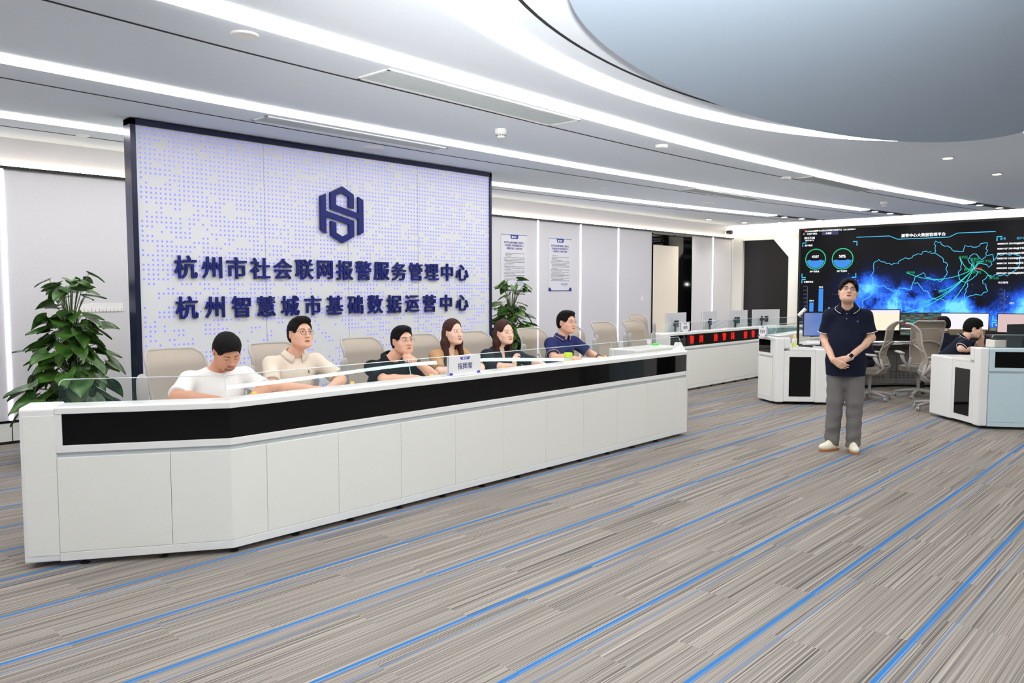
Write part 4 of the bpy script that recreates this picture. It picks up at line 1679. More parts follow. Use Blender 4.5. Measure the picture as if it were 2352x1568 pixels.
def plant(name, label, x, y, height, r_low, r_top, n, seed, keep, lmin=.11, lmax=.24):
    t = thing(name, label, 'plant', (x, y, 0), 0, None)
    r = random.Random(seed)
    p = MB().lathe([(.001, .0), (.17, .0), (.19, .02), (.22, .36), (.235, .38), (.235, .41), (.215, .41), (.21, .37)], seg=28)
    p.build('pot', WHITE2, t, smooth=True)
    MB().lathe([(.205, .365), (.001, .372)], seg=20).build('soil', mat('soil', (60, 46, 36), .9), t)
    MB().tube([(0, 0, .37), (0, 0, height - .3)], .035, 10).build('moss_pole', mat('moss_pole', (70, 56, 36), .95, bump=(90, .5)), t)
    lf, st = MB(), MB()
    for i in range(n):
        f = (i + .5) / n
        z0 = .34 + (height - .54) * f
        ang = i * 2.399 + r.uniform(-.4, .4)
        prof = r_low + (r_top - r_low) * min(1, f * 1.05) ** .8
        rad = prof * r.uniform(.5, 1.0)
        L = lmax + (lmin - lmax) * f ** .8
        L *= r.uniform(.8, 1.15)
        up = .10 + .16 * f * r.random() + (.12 if f > .85 else 0)
        c_, s_ = math.cos(ang), math.sin(ang)
        while rad > .12 and not keep(x + c_ * (rad + L * .75), y + s_ * (rad + L * .75)):
            rad -= .03
            L *= .97
        base = Vector((c_ * max(.03, rad - L * .55), s_ * max(.03, rad - L * .55), z0 + up))
        root = Vector((c_ * .03, s_ * .03, z0 - .05))
        mid = root.lerp(base, .55) + Vector((0, 0, .05))
        st.tube([root, mid, base], [.005, .004, .003], 5)
        droop = r.uniform(-.15, .65) + .3 * (1 - f)
        d = Vector((c_ * math.cos(droop), s_ * math.cos(droop), -math.sin(droop)))
        d = (d + Vector((r.uniform(-.3, .3), r.uniform(-.3, .3), r.uniform(-.15, .2)))).normalized()
        side = d.cross(Vector((0, 0, 1))).normalized()
        nn = side.cross(d).normalized()
        roll = r.uniform(-.5, .5)
        side, nn = side * math.cos(roll) + nn * math.sin(roll), nn * math.cos(roll) - side * math.sin(roll)
        curl = r.uniform(.08, .3)

        def lp(a, b, base=base, d=d, side=side, nn=nn, L=L, curl=curl):
            u = a * 2 - 1
            w = .47 * L * (math.sin(PI * min(1, (b * .93 + .07)) ** .62)) ** .9 * (1 - .25 * b)
            back = -.10 * L * (u * u) * (1 - b) ** 3 * 2
            yy = b * L + back
            zz = -curl * L * b * b + .10 * L * abs(u) ** 1.3 * (1 - b * .5) + .012 * L * math.sin(u * 9 + b * 6)
            return tuple(base + d * yy + side * (u * w) + nn * zz)
        lf.grid(lp, 6, 8)
    lf.build('foliage', LEAF, t, smooth=True, sharp=0, recalc=False)
    st.build('stems', STEM, t, smooth=True, sharp=0)
    return t


plant('potted_plant', 'tall leafy potted plant at the far left, standing left of the sign wall', .34, -1.22, 1.64, .66, .30, 165, 5, lambda a, b: b < -.06 and not (a > .5 and b < -1.5), lmin=.16, lmax=.30)
plant('potted_plant', 'tall leafy potted plant half hidden by the right edge of the sign wall', 6.62, -1.2, 1.64, .55, .32, 150, 11, lambda a, b: b < -.06 and not (a < 5.5 and b < -1.5), lmin=.16, lmax=.28)

# ------------------------------------------------------------------ small things on the desks


def name_stand(label, loc, rz, w, h, txt, tw):
    t = thing('name_stand', label, 'name stand', loc, rz)
    MB().box((-w / 2, -.012, .004), (w / 2, -.0105, h)).box((-w / 2, .0105, .004), (w / 2, .012, h)).box((-w / 2, -.03, 0), (w / 2, .03, .004)).box((-w / 2 + .004, -.012, h), (w / 2 - .004, .012, h + .004)).build('acrylic_holder', mat('acrylic', (236, 236, 240), .1), t)
    MB().box((-w / 2 + .005, -.0125, .006), (w / 2 - .005, -.0121, h - .003)).build('card', PAPER, t)
    b = MB()
    y = -.0128
    b.extrude([(-w * .16, y, h - .004), (w * .16, y, h - .004), (w * .13, y, h - .026), (-w * .13, y, h - .026)], (0, .0004, 0))
    for s in (-1, 1):
        b.extrude([(s * (w / 2 - .005), y, .007), (s * (w / 2 - .045), y, .007), (s * (w / 2 - .037), y, .026), (s * (w / 2 - .005), y, .026)], (0, .0004, 0))
    b.build('corner_print', mat('card_blue', (54, 74, 180), .5), t)
    l_ = MB().lathe([(.007, -.0125), (.007, -.0134), (.0005, -.0134)], (-.02, 0, h - .015), 12, 'Y')
    l_.box((-.008, -.0131, h - .015), (.03, -.0129, h - .0105)).box((-.008, -.0131, h - .021), (.022, -.0129, h - .018))
    l_.build('logo', PAPER, t)
    k = MB()
    add_text(k, txt, .055, (0, -.0131, h * .47), (1, 0, 0), (0, 0, 1), 0, .0008, fit=tw)
    vs = k.v
    k.build('lettering', mat('card_ink', (36, 36, 110), .6), t)
    return t


name_stand('white desk name stand reading 指挥席 on the command desk rail', (2.03, -4.979, CAPZ), 0, .35, .152, '指挥席', .16)
name_stand('white name stand at the left end of the alarm desk rail', (8.78, -3.009, CAPZ), 0, .26, .15, '操作席', .12)
nsv = (LW1 - LWO).normalized()
name_stand('white name stand on the ring console end, beside the LED text', (8.50, -4.47, CAPZ), math.radians(54 + 180), .22, .15, '综合值班席', .15)

BOT = glass_mat('bottle_plastic', (.9, .95, .92), 1.45)
TEA = mat('tea_liquid', (214, 190, 130), .2)
CAPY = mat('bottle_cap', (240, 196, 92), .4)
LBLM = mat('bottle_label', (214, 222, 110), .5)


def bottle(label, x, y, z, group, h=.145):
    t = thing('drink_bottle', label, 'bottle', (x, y, z), 0, group)
    k = h / .15
    MB().lathe([(.001, .001), (.024, .001), (.027, .006), (.027, .085 * k), (.022, .105 * k), (.013, .122 * k), (.012, .130 * k)], seg=20).build('body', mat('milky_bottle', (226, 228, 222), .15), t, smooth=True)
    MB().lathe([(.0276, .02 * k), (.0276, .062 * k)], seg=20).build('label_band', LBLM, t, smooth=True)
    MB().lathe([(.0155, .126 * k), (.0155, .148 * k), (.014, .15 * k), (.001, .15 * k)], seg=20).build('cap', CAPY, t, smooth=True)
    return t


GB = 'small yellow-capped bottles on the command desk'
bottle('yellow-capped bottle in front of the man in the white T-shirt', .39, -4.62, WTOP, GB)
bottle('yellow-capped bottle beside the hands of the man in the beige polo', 1.2, -4.62, WTOP, GB)
bottle('yellow-capped bottle right of the arms of the man in the black shirt', 1.96, -4.66, WTOP, GB)
bottle('yellow-capped bottle in front of the woman in dark blue', 2.87, -4.62, WTOP, GB)
bottle('yellow-capped bottle right of the man in the navy polo', 4.43, -4.62, WTOP, GB)
bottle('yellow-capped bottle on the ring console end, nearer the front edge', 8.66, -4.86, WTOP, 'yellow-capped bottles on the ring console', .175)
bottle('yellow-capped bottle on the ring console end, nearer the blue monitor', 8.98, -4.74, WTOP, 'yellow-capped bottles on the ring console', .175)

t = thing('tea_cup', 'clear cup with bright lime green lid in front of the man in the navy polo', 'cup', (3.76, -4.66, WTOP))
MB().lathe([(.001, 0), (.034, 0), (.036, .004), (.038, .17), (.035, .17), (.033, .01), (.001, .01)], seg=24).build('cup_body', mat('cup_plastic', (214, 220, 222), .1, alpha=1), t, smooth=True)
MB().lathe([(.001, .012), (.0325, .012), (.0345, .10), (.001, .10)], seg=20).build('drink', TEA, t, smooth=True)
MB().lathe([(.043, .17), (.044, .18), (.044, .205), (.040, .215), (.001, .216)], seg=24).build('lid', mat('lime_lid', (196, 224, 30), .4), t, smooth=True)


def flat(name, label, cat, x, y, z, rz, w, d, h, m, parts=None):
    o = MB().box((-w / 2, -d / 2, 0), (w / 2, d / 2, h)).build(name, m, bevel=min(.003, h * .3))
    o.location = (x, y, z)
    o.rotation_euler = (0, 0, rz)
    return tag(o, label, cat)


flat('notebook', 'open paper notebook under the hands of the man in the white T-shirt', 'notebook', .62, -4.5, WTOP, .1, .34, .24, .012, PAPER)
flat('paper_sheet', 'white sheet in front of the man in the beige polo', 'paper', 1.36, -4.55, WTOP, -.1, .21, .297, .002, PAPER)
flat('paper_sheet', 'white sheet at the empty right end of the command desk', 'paper', 4.75, -4.55, WTOP, .15, .30, .21, .003, PAPER)
flat('notebook', 'sky blue folder at the right end of the command desk', 'notebook', 5.0, -4.5, WTOP, .05, .16, .2, .06, mat('sky_blue', (92, 190, 232), .5))
flat('tablet', 'dark tablet lying at the right end of the command desk', 'tablet', 5.22, -4.5, WTOP, .1, .2, .14, .05, DKGREY)
flat('green_box', 'small green box on the alarm desk beside an empty chair', 'box', 7.95, -2.55, WTOP, 0, .001, .001, .001, PAPER) if False else None

# side table with raised back between the two desks
t = thing('side_counter', 'low white side counter between the command desk and the alarm desk', 'counter', (6.15, -3.86, 0))
MB().box((-.33, -.2, 0), (.72, .2, .89)).build('body', WHITE2, t, bevel=.012)
MB().box((-.31, -.205, .05), (.015, -.2, .87)).build('door', WHITE, t, bevel=.002)
MB().box((.02, -.205, .05), (.7, -.2, .87)).build('door', WHITE, t, bevel=.002)
o = MB().box((-.04, -.03, 0), (.04, .03, .025)).build('green_box', mat('bright_green', (90, 230, 90), .5), bevel=.002)
o.location = (6.72, -3.78, .89)
tag(o, 'tiny bright green box on the white side counter', 'box')
flat('paper_sheet', 'paper sheets lying on the ring console worktop', 'paper', 10.1, -4.6, WTOP, .4, .21, .297, .003, PAPER)

# microphone and pens by the bottles
t = thing('handheld_microphone', 'black handheld microphone lying by the bottles on the ring console', 'microphone', (8.93, -4.92, WTOP + .022), math.radians(-55))
MB().tube([(-.1, 0, 0), (.06, 0, 0)], [.013, .017], 14).build('handle', BLACK, t, smooth=True)
MB().lathe([(.001, .055), (.02, .06), (.0225, .08), (.018, .1), (.001, .106)], (0, 0, 0), 16, 'X').build('grille_head', DKGREY, t, smooth=True)
for k, (dx, c, nm) in enumerate(((0, (190, 40, 60), 'red'), (.05, (40, 40, 46), 'black'))):
    o = MB().tube([(-.05, 0, .006), (.05, 0, .006)], .005, 8).build('pen', mat('pen_' + nm, c, .4), smooth=True)
    o.location = (8.59 + dx, -4.80 + dx * .2, WTOP)
    o.rotation_euler = (0, 0, 1.0 - k * .5)
    tag(o, '%s pen lying by the bottles on the ring console' % nm, 'pen')
t = thing('desk_phone', 'small black desk phone on the ring console before the blue monitor', 'phone', (9.25, -5.12, WTOP), .5)
MB().prism([(-.09, -.08), (.09, -.08), (.09, .08), (-.09, .08)], 0, .03).build('base', BLACK, t, bevel=.006)
MB().tube([(-.06, -.09, .045), (-.06, .09, .045)], .016, 8).build('handset', BLACK, t, smooth=True)
t = thing('task_light', 'slim black stand with a white lamp head beside the blue monitor', 'lamp', (9.36, -4.62, WTOP), 0)
MB().tube([(0, 0, 0), (0, 0, .46)], .02, 10).lathe([(.07, 0), (.07, .015), (.02, .02)]).build('stand', BLACK, t, smooth=True)
MB().tube([(0, 0, .44), (.03, -.05, .5), (.05, -.09, .55)], [.026, .03, .026], 10).build('lamp_head', WHITE2, t, smooth=True)

# paper stacks on the rear console
r = random.Random(4)
for k, (x, y, a, lb) in enumerate(((11.02, -5.12, -.9, 'loose paper pile on the rear console, left of the first ring chair'), (11.28, -5.32, -.7, 'loose paper pile on the rear console, between the two ring chairs'), (11.52, -5.52, -.8, 'loose paper pile on the rear console, behind the wide ring chair'))):
    m = MB()
    for j in range(9):
        R_ = Matrix.Rotation(r.uniform(-.3, .3), 3, 'Z') @ Matrix.Rotation(r.uniform(-.05, .05), 3, 'X')
        m.cbox((r.uniform(-.04, .04), r.uniform(-.04, .04), .004 + j * .0065), (.297, .21, .003), R_)
    o = m.build('paper_pile', PAPER)
    o.location = (x, y, .732)
    o.rotation_euler = (0, 0, a)
    tag(o, lb, 'paper', 'paper piles on the rear console')

# printer with dark tray on the right console
pang = math.atan2(-.7315, .682)
t = thing('printer', 'off-white desktop printer with dark lid on the bluish console at the right', 'printer', (9.265, -7.30, WTOP), pang)
t.scale = (.8, .8, .84)
PW = mat('printer_white', (226, 220, 212), .45)
MB().box((-.16, -.12, .02), (.16, .12, .24)).box((-.15, -.11, 0), (.15, .11, .02)).build('body', PW, t, bevel=.012)
MB().box((-.11, -.122, .10), (.06, -.119, .13)).build('paper_slot', BLACK, t)
MB().box((-.12, -.19, .08), (.06, -.121, .088)).build('output_tray', PW, t, bevel=.003)
MB().box((-.10, -.18, .089), (.05, -.122, .093)).build('printed_page', PAPER, t)
MB().prism([(-.16, -.1), (.17, -.1), (.17, .12), (-.16, .12)], .285, .315).box((-.12, -.08, .24), (.14, .1, .285)).build('scanner_lid', DKGREY, t, bevel=.005)
flat('keyboard', 'black keyboard on the ring console before the blue monitor', 'keyboard', 9.45, -5.28, WTOP, math.radians(-52), .36, .12, .02, BLACK)
# ------------------------------------------------------------------ people: smooth-union distance fields turned into surfaces


class Field:
    def __init__(self):
        self.ops = []

    def cap(self, a, b, ra, rb=None, k=.02, op='u'):
        rb = ra if rb is None else rb
        a, b = np.array(a, np.float32), np.array(b, np.float32)
        R = max(ra, rb)
        self.ops.append(('cap', (a, b, ra, rb), k, op, np.minimum(a, b) - R, np.maximum(a, b) + R))
        return self

    def ell(self, c, r, M=None, k=.02, op='u'):
        c, r = np.array(c, np.float32), np.array(r, np.float32)
        if M is not None:
            M = np.array(M, np.float32)
            e = np.sqrt(((M * r[None, :]) ** 2).sum(1))
        else:
            e = r
        self.ops.append(('ell', (c, r, M), k, op, c - e, c + e))
        return self

    def plane(self, p, n, k=.006, box=None, op='i'):
        """cut away the side the normal points to; box limits where it acts"""
        p, n = np.array(p, np.float32), np.array(n, np.float32)
        n = n / np.linalg.norm(n)
        lo, hi = (np.full(3, -9), np.full(3, 9)) if box is None else (np.array(box[0]), np.array(box[1]))
        self.ops.append(('plane', (p, n), k, op, lo, hi))
        return self

    @staticmethod
    def dist(t, a, P):
        if t == 'cap':
            A, B, ra, rb = a
            ab = B - A
            L = float(ab @ ab) + 1e-9
            q = P - A
            h = np.clip((q @ ab) / L, 0, 1)
            d = np.sqrt(((q - h[..., None] * ab) ** 2).sum(-1))
            return d - (ra + (rb - ra) * h)
        if t == 'ell':
            c, r, M = a
            q = P - c
            if M is not None:
                q = q @ M
            k0 = np.sqrt(((q / r) ** 2).sum(-1))
            k1 = np.sqrt(((q / (r * r)) ** 2).sum(-1)) + 1e-9
            return k0 * (k0 - 1) / k1
        p, n = a
        return (P - p) @ n

    @staticmethod
    def comb(D, d, k, op):
        if op == 'u':
            h = np.maximum(k - np.abs(D - d), 0) / k
            return np.minimum(D, d) - h * h * k * .25
        if op == 's':
            d = -d
        h = np.maximum(k - np.abs(D - d), 0) / k
        return np.maximum(D, d) + h * h * k * .25

    def at(self, P):
        D = np.full(P.shape[:-1], 1.0, np.float32)
        for t, a, k, op, lo, hi in self.ops:
            d = self.dist(t, a, P)
            n = self.comb(D, d, k, op)
            if t == 'plane' and hi[0] < 8:
                m = ((P >= lo) & (P <= hi)).all(-1)
                n = np.where(m, n, D)
            D = n
        return D

    def grid(self, h, pad=.03):
        us = [o for o in self.ops if o[3] == 'u']
        lo = np.min([o[4] for o in us], 0) - pad
        hi = np.max([o[5] for o in us], 0) + pad
        n = np.ceil((hi - lo) / h).astype(int) + 1
        D = np.full(n, 1.0, np.float32)
        ax = [lo[i] + h * np.arange(n[i], dtype=np.float32) for i in range(3)]
        for t, a, k, op, l, u in self.ops:
            m = k + h * 3 + .01
            i0 = [max(0, int((l[i] - m - lo[i]) / h)) for i in range(3)]
            i1 = [min(int(n[i]), int((u[i] + m - lo[i]) / h) + 2) for i in range(3)]
            if min(i1[i] - i0[i] for i in range(3)) < 2:
                continue
            s = tuple(slice(i0[i], i1[i]) for i in range(3))
            P = np.stack(np.meshgrid(*[ax[i][s[i]] for i in range(3)], indexing='ij'), -1).astype(np.float32)
            D[s] = self.comb(D[s], self.dist(t, a, P), k, op)
        return D, lo, ax


def noise3(P, f, seed):
    r = np.random.RandomState(seed)
    out = 0
    for i in range(5):
        v = r.normal(size=3)
        v = v / np.linalg.norm(v) * f * (1 + .35 * i)
        ph = r.uniform(0, 6.28)
        w = r.normal(size=3)
        w = w / np.linalg.norm(w) * f * .6
        out = out + np.sin(P @ v.astype(np.float32) + ph + 1.3 * np.sin(P @ w.astype(np.float32))) / (1 + .5 * i)
    return out / 2.4


def surface(F, h, warp=None):
    """surface nets over the field"""
    D, lo, ax = F.grid(h)
    if warp is not None:
        idx = np.where((D > -.075) & (D < .04))
        P = np.stack([ax[i][idx[i]] for i in range(3)], -1)
        D[idx] += warp(P)
    S = D < 0
    cnt = np.zeros(tuple(s - 1 for s in D.shape), np.int8)
    for dx in (0, 1):
        for dy in (0, 1):
            for dz in (0, 1):
                cnt += S[dx:D.shape[0] - 1 + dx, dy:D.shape[1] - 1 + dy, dz:D.shape[2] - 1 + dz]
    act = (cnt > 0) & (cnt < 8)
    ci = np.argwhere(act)
    idx = np.full(act.shape, -1, np.int32)
    idx[act] = np.arange(len(ci))
    acc = np.zeros((len(ci), 3), np.float32)
    num = np.zeros(len(ci), np.float32)
    for ax_ in range(3):
        o1, o2 = [i for i in range(3) if i != ax_]
        for a in (0, 1):
            for b in (0, 1):
                off = np.zeros(3, int)
                off[o1], off[o2] = a, b
                p = ci + off
                q = p.copy()
                q[:, ax_] += 1
                va, vb = D[tuple(p.T)], D[tuple(q.T)]
                m = (va < 0) != (vb < 0)
                t = va[m] / (va[m] - vb[m])
                pt = np.tile(off, (m.sum(), 1)).astype(np.float32)
                pt[:, ax_] += t
                acc[m] += pt
                num[m] += 1
    V = (ci + acc / num[:, None]) * h + lo
    faces = []
    for ax_ in range(3):
        o1, o2 = [(1, 2), (2, 0), (0, 1)][ax_]
        n = D.shape
        sl_a = [slice(0, n[i]) for i in range(3)]
        A = [slice(None)] * 3
        B = [slice(None)] * 3
        A[ax_], B[ax_] = slice(0, n[ax_] - 1), slice(1, n[ax_])
        e = S[tuple(A)] != S[tuple(B)]
        pos = np.argwhere(e)
        ok = (pos[:, o1] > 0) & (pos[:, o2] > 0) & (pos[:, o1] < n[o1] - 1) & (pos[:, o2] < n[o2] - 1)
        pos = pos[ok]
        sgn = S[tuple(pos.T)]
        q = []
        for a, b in ((1, 1), (0, 1), (0, 0), (1, 0)):
            c = pos.copy()
            c[:, o1] -= a
            c[:, o2] -= b
            q.append(idx[tuple(c.T)])
        q = np.stack(q, 1)
        q[~sgn] = q[~sgn][:, ::-1]
        faces.append(q)
    Fc = np.concatenate(faces)
    Fc = Fc[(Fc >= 0).all(1)]
    return V, Fc


def link_surface(name, F, h, m, parent, warp=None, smooth=1):
    V, Q = surface(F, h, warp)
    me = bpy.data.meshes.new(name)
    me.vertices.add(len(V))
    me.vertices.foreach_set('co', V.astype(np.float32).ravel())
    me.loops.add(len(Q) * 4)
    me.loops.foreach_set('vertex_index', Q.astype(np.int32).ravel())
    me.polygons.add(len(Q))
    me.polygons.foreach_set('loop_start', np.arange(0, len(Q) * 4, 4, dtype=np.int32))
    me.polygons.foreach_set('loop_total', np.full(len(Q), 4, np.int32))
    me.materials.append(m)
    me.update(calc_edges=True)
    me.validate()
    if smooth:
        bm = bmesh.new()
        bm.from_mesh(me)
        for _ in range(smooth):
            bmesh.ops.smooth_vert(bm, verts=bm.verts, factor=.45, use_axis_x=True, use_axis_y=True, use_axis_z=True)
        bm.to_mesh(me)
        bm.free()
    me.shade_smooth()
    o = bpy.data.objects.new(name, me)
    COL.objects.link(o)
    o.parent = parent
    return o


def skin_mat(name, rgb):
    if name in MATS:
        return MATS[name]
    m = mat(name, rgb, .5, bump=(45, .05))
    b = m.node_tree.nodes['Principled BSDF']
    b.inputs['Subsurface Weight'].default_value = .12
    b.inputs['Subsurface Radius'].default_value = (.012, .005, .003)
    b.inputs['Subsurface Scale'].default_value = 1.0
    return m


def cloth(name, rgb, sc=220):
    return mat(name, rgb, .9, spec=.2, bump=(sc, .12))


SKIN_A, SKIN_B, SKIN_C = (216, 167, 141), (228, 188, 166), (196, 142, 114)
EYEW = mat('eye_white', (232, 228, 226), .25)
IRIS = mat('iris_dark', (30, 22, 20), .15)
BROW = mat('brow_hair', (44, 36, 34), .8)
NOSTRIL = mat('nostril', (110, 62, 54), .8)
LIPM = mat('lip_male', (176, 108, 94), .5)
LIPF = mat('lip_female', (186, 96, 86), .4)
HAIRB = mat('hair_black', (12, 11, 12), .75, spec=.15, bump=(160, .6))
HAIRBR = mat('hair_brown', (56, 28, 22), .6, spec=.25, bump=(160, .5))
GLM = mat('glasses_metal', (58, 52, 54), .3, metal=.7)
GLS = mat('glasses_silver', (150, 140, 150), .25, metal=.8)
LENS = glass_mat('spectacle_lens', (.98, .98, .98), 1.3)


def head_field(F, X, fem=False, wide=1.0, mouth_open=0.0):
    """X(p) maps head-local to person-local; returns nothing, adds the head to F"""
    M = X.to_3x3()
    Mn = [list(r) for r in M]

    def P(*p):
        return tuple(X @ Vector(p))
    w = wide * (.94 if fem else 1.0)
    F.ell(P(0, -.014, .030), (.076 * w, .096, .087), Mn, k=.02)
    F.ell(P(0, .016, -.030), (.067 * w, .074, .084), Mn, k=.03)
    F.ell(P(0, .034, -.074), (.048 * w, .050, .040 if not fem else .036), Mn, k=.03)
    for s in (-1, 1):
        F.cap(P(s * .05 * w, .0, -.055), P(s * .026 * w, .06, -.088), .018, .015, k=.03)
        F.ell(P(s * .037 * w, .052, -.030), (.027, .026, .026), Mn, k=.025)
    F.ell(P(0, .074, -.094), (.021, .017, .016), Mn, k=.022)
    F.cap(P(-.036, .076, .021), P(.036, .076, .021), .011 if not fem else .007, k=.022)
    for s in (-1, 1):
        F.ell(P(s * .032, .101, .003), (.018, .015, .011), Mn, k=.014, op='s')
        F.ell(P(s * .032, .079, .003), (.0165, .0125, .0105), Mn, k=.006)
    F.cap(P(0, .086, .010), P(0, .105, -.026), .0065, .0095, k=.012)
    F.ell(P(0, .1065, -.031), (.0125, .0125, .011), Mn, k=.008)
    for s in (-1, 1):
        F.ell(P(s * .0135, .096, -.034), (.0085, .010, .0085), Mn, k=.008)
    F.ell(P(0, .0845, -.064), (.025, .0125, .013), Mn, k=.012)
    F.ell(P(0, .0985, -.0655), (.02, .003, .0012 + .005 * mouth_open), Mn, k=.003, op='s')
    for s in (-1, 1):
        e = Matrix.Rotation(-s * .35, 3, 'Z') @ Matrix.Rotation(-.12, 3, 'X')
        Me = [list(r) for r in (M @ e)]
        F.ell(P(s * .079 * w, -.012, -.006), (.0075, .019, .031), Me, k=.008)
        F.ell(P(s * .088 * w, -.006, -.004), (.0045, .009, .017), Me, k=.004, op='s')


def hand_field(F, W, d, n, right, curl=(15, 25, 20), thumb=.5, sc=1.0, spread=.0):
    W, d, n = Vector(W), Vector(d).normalized(), Vector(n)
    n = (n - d * n.dot(d)).normalized()
    s = d.cross(n) * (1 if right else -1)
    offs_ = (.029, .0095, -.0095, -.027)
    lens = ((.041, .025, .020), (.045, .028, .021), (.041, .026, .020), (.032, .020, .018))
    for i in range(4):
        o = offs_[i] * sc
        b = W + d * ((.090, .093, .089, .081)[i] * sc) + s * o
        F.cap(W + d * .012 + s * (o * .55), b, .0155 * sc, .0115 * sc, k=.014)
        p = b
        a = 0
        dirb = (d + s * (spread * (1.5 - i))).normalized()
        for j in range(3):
            a += math.radians(curl[j] * (1 + .12 * i))
            q = p + (dirb * math.cos(a) + n * math.sin(a)) * (lens[i][j] * sc)
            F.cap(p, q, (.0098 - .0011 * j) * sc, (.0088 - .0013 * j) * sc, k=.004)
            p = q
    t0 = W + d * (.022 * sc) + s * (.018 * sc) + n * .004
    t1 = t0 + (d * .6 + s * .75 * thumb * 1.4 + n * .25).normalized() * (.044 * sc)
    t2 = t1 + (d * .85 + s * .4 * thumb + n * .25).normalized() * (.033 * sc)
    t3 = t2 + (d * .95 + s * .1 * thumb + n * .3).normalized() * (.024 * sc)
    F.cap(t0, t1, .0165 * sc, .012 * sc, k=.012)
    F.cap(t1, t2, .012 * sc, .0105 * sc, k=.004)
    F.cap(t2, t3, .0105 * sc, .008 * sc, k=.003)


class Decals:
    """thin patches that follow the face"""
    def __init__(self, F, X, root):
        self.F, self.X, self.root = F, X, root
        self.M = np.array(X, np.float32)

    def hit(self, xz, y0=.15, lift=.0007):
        xz = np.array(xz, np.float32)
        ys = np.arange(y0, -.03, -.0025, dtype=np.float32)
        P = np.zeros((len(xz), len(ys), 3), np.float32)
        P[..., 0] = xz[:, None, 0]
        P[..., 2] = xz[:, None, 1]
        P[..., 1] = ys[None]
        W = P @ self.M[:3, :3].T + self.M[:3, 3]
        D = self.F.at(W)
        neg = D < 0
        j = np.argmax(neg, 1)
        j = np.where(neg.any(1), j, len(ys) - 1)
        r = np.arange(len(xz))
        jm = np.maximum(j - 1, 0)
        a, b = D[r, jm], D[r, j]
        t = np.clip(a / (a - b + 1e-9), 0, 1)
        y = ys[jm] + (ys[j] - ys[jm]) * t + lift
        L = np.stack([xz[:, 0], y, xz[:, 1]], 1)
        return L @ self.M[:3, :3].T + self.M[:3, 3]

    def patch(self, name, m, cols, parent=None, lift=.0007, rows=3):
        """cols: list of (x, zlow, zhigh)"""
        pts = []
        for x, a, b in cols:
            for k in range(rows):
                pts.append((x, a + (b - a) * k / (rows - 1)))
        V = self.hit(pts, lift=lift)
        mb = MB()
        fs = []
        for i in range(len(cols) - 1):
            for k in range(rows - 1):
                a = i * rows + k
                fs.append((a, a + 1, a + rows + 1, a + rows))
        mb.add([tuple(v) for v in V], fs)
        o = mb.build(name, m, parent or self.root, smooth=True, sharp=0)
        return o


def almond(cx, hw, hh, n=10, tilt=0.0, up=1.0, dn=1.0):
    out = []
    for i in range(n + 1):
        u = -1 + 2 * i / n
        e = (1 - u * u) ** .6
        zc = tilt * u * hw
        out.append((cx + u * hw, zc - hh * dn * e, zc + hh * up * e))
    return out


def shift(cols, dz):
    return [(x, a + dz, b + dz) for x, a, b in cols]


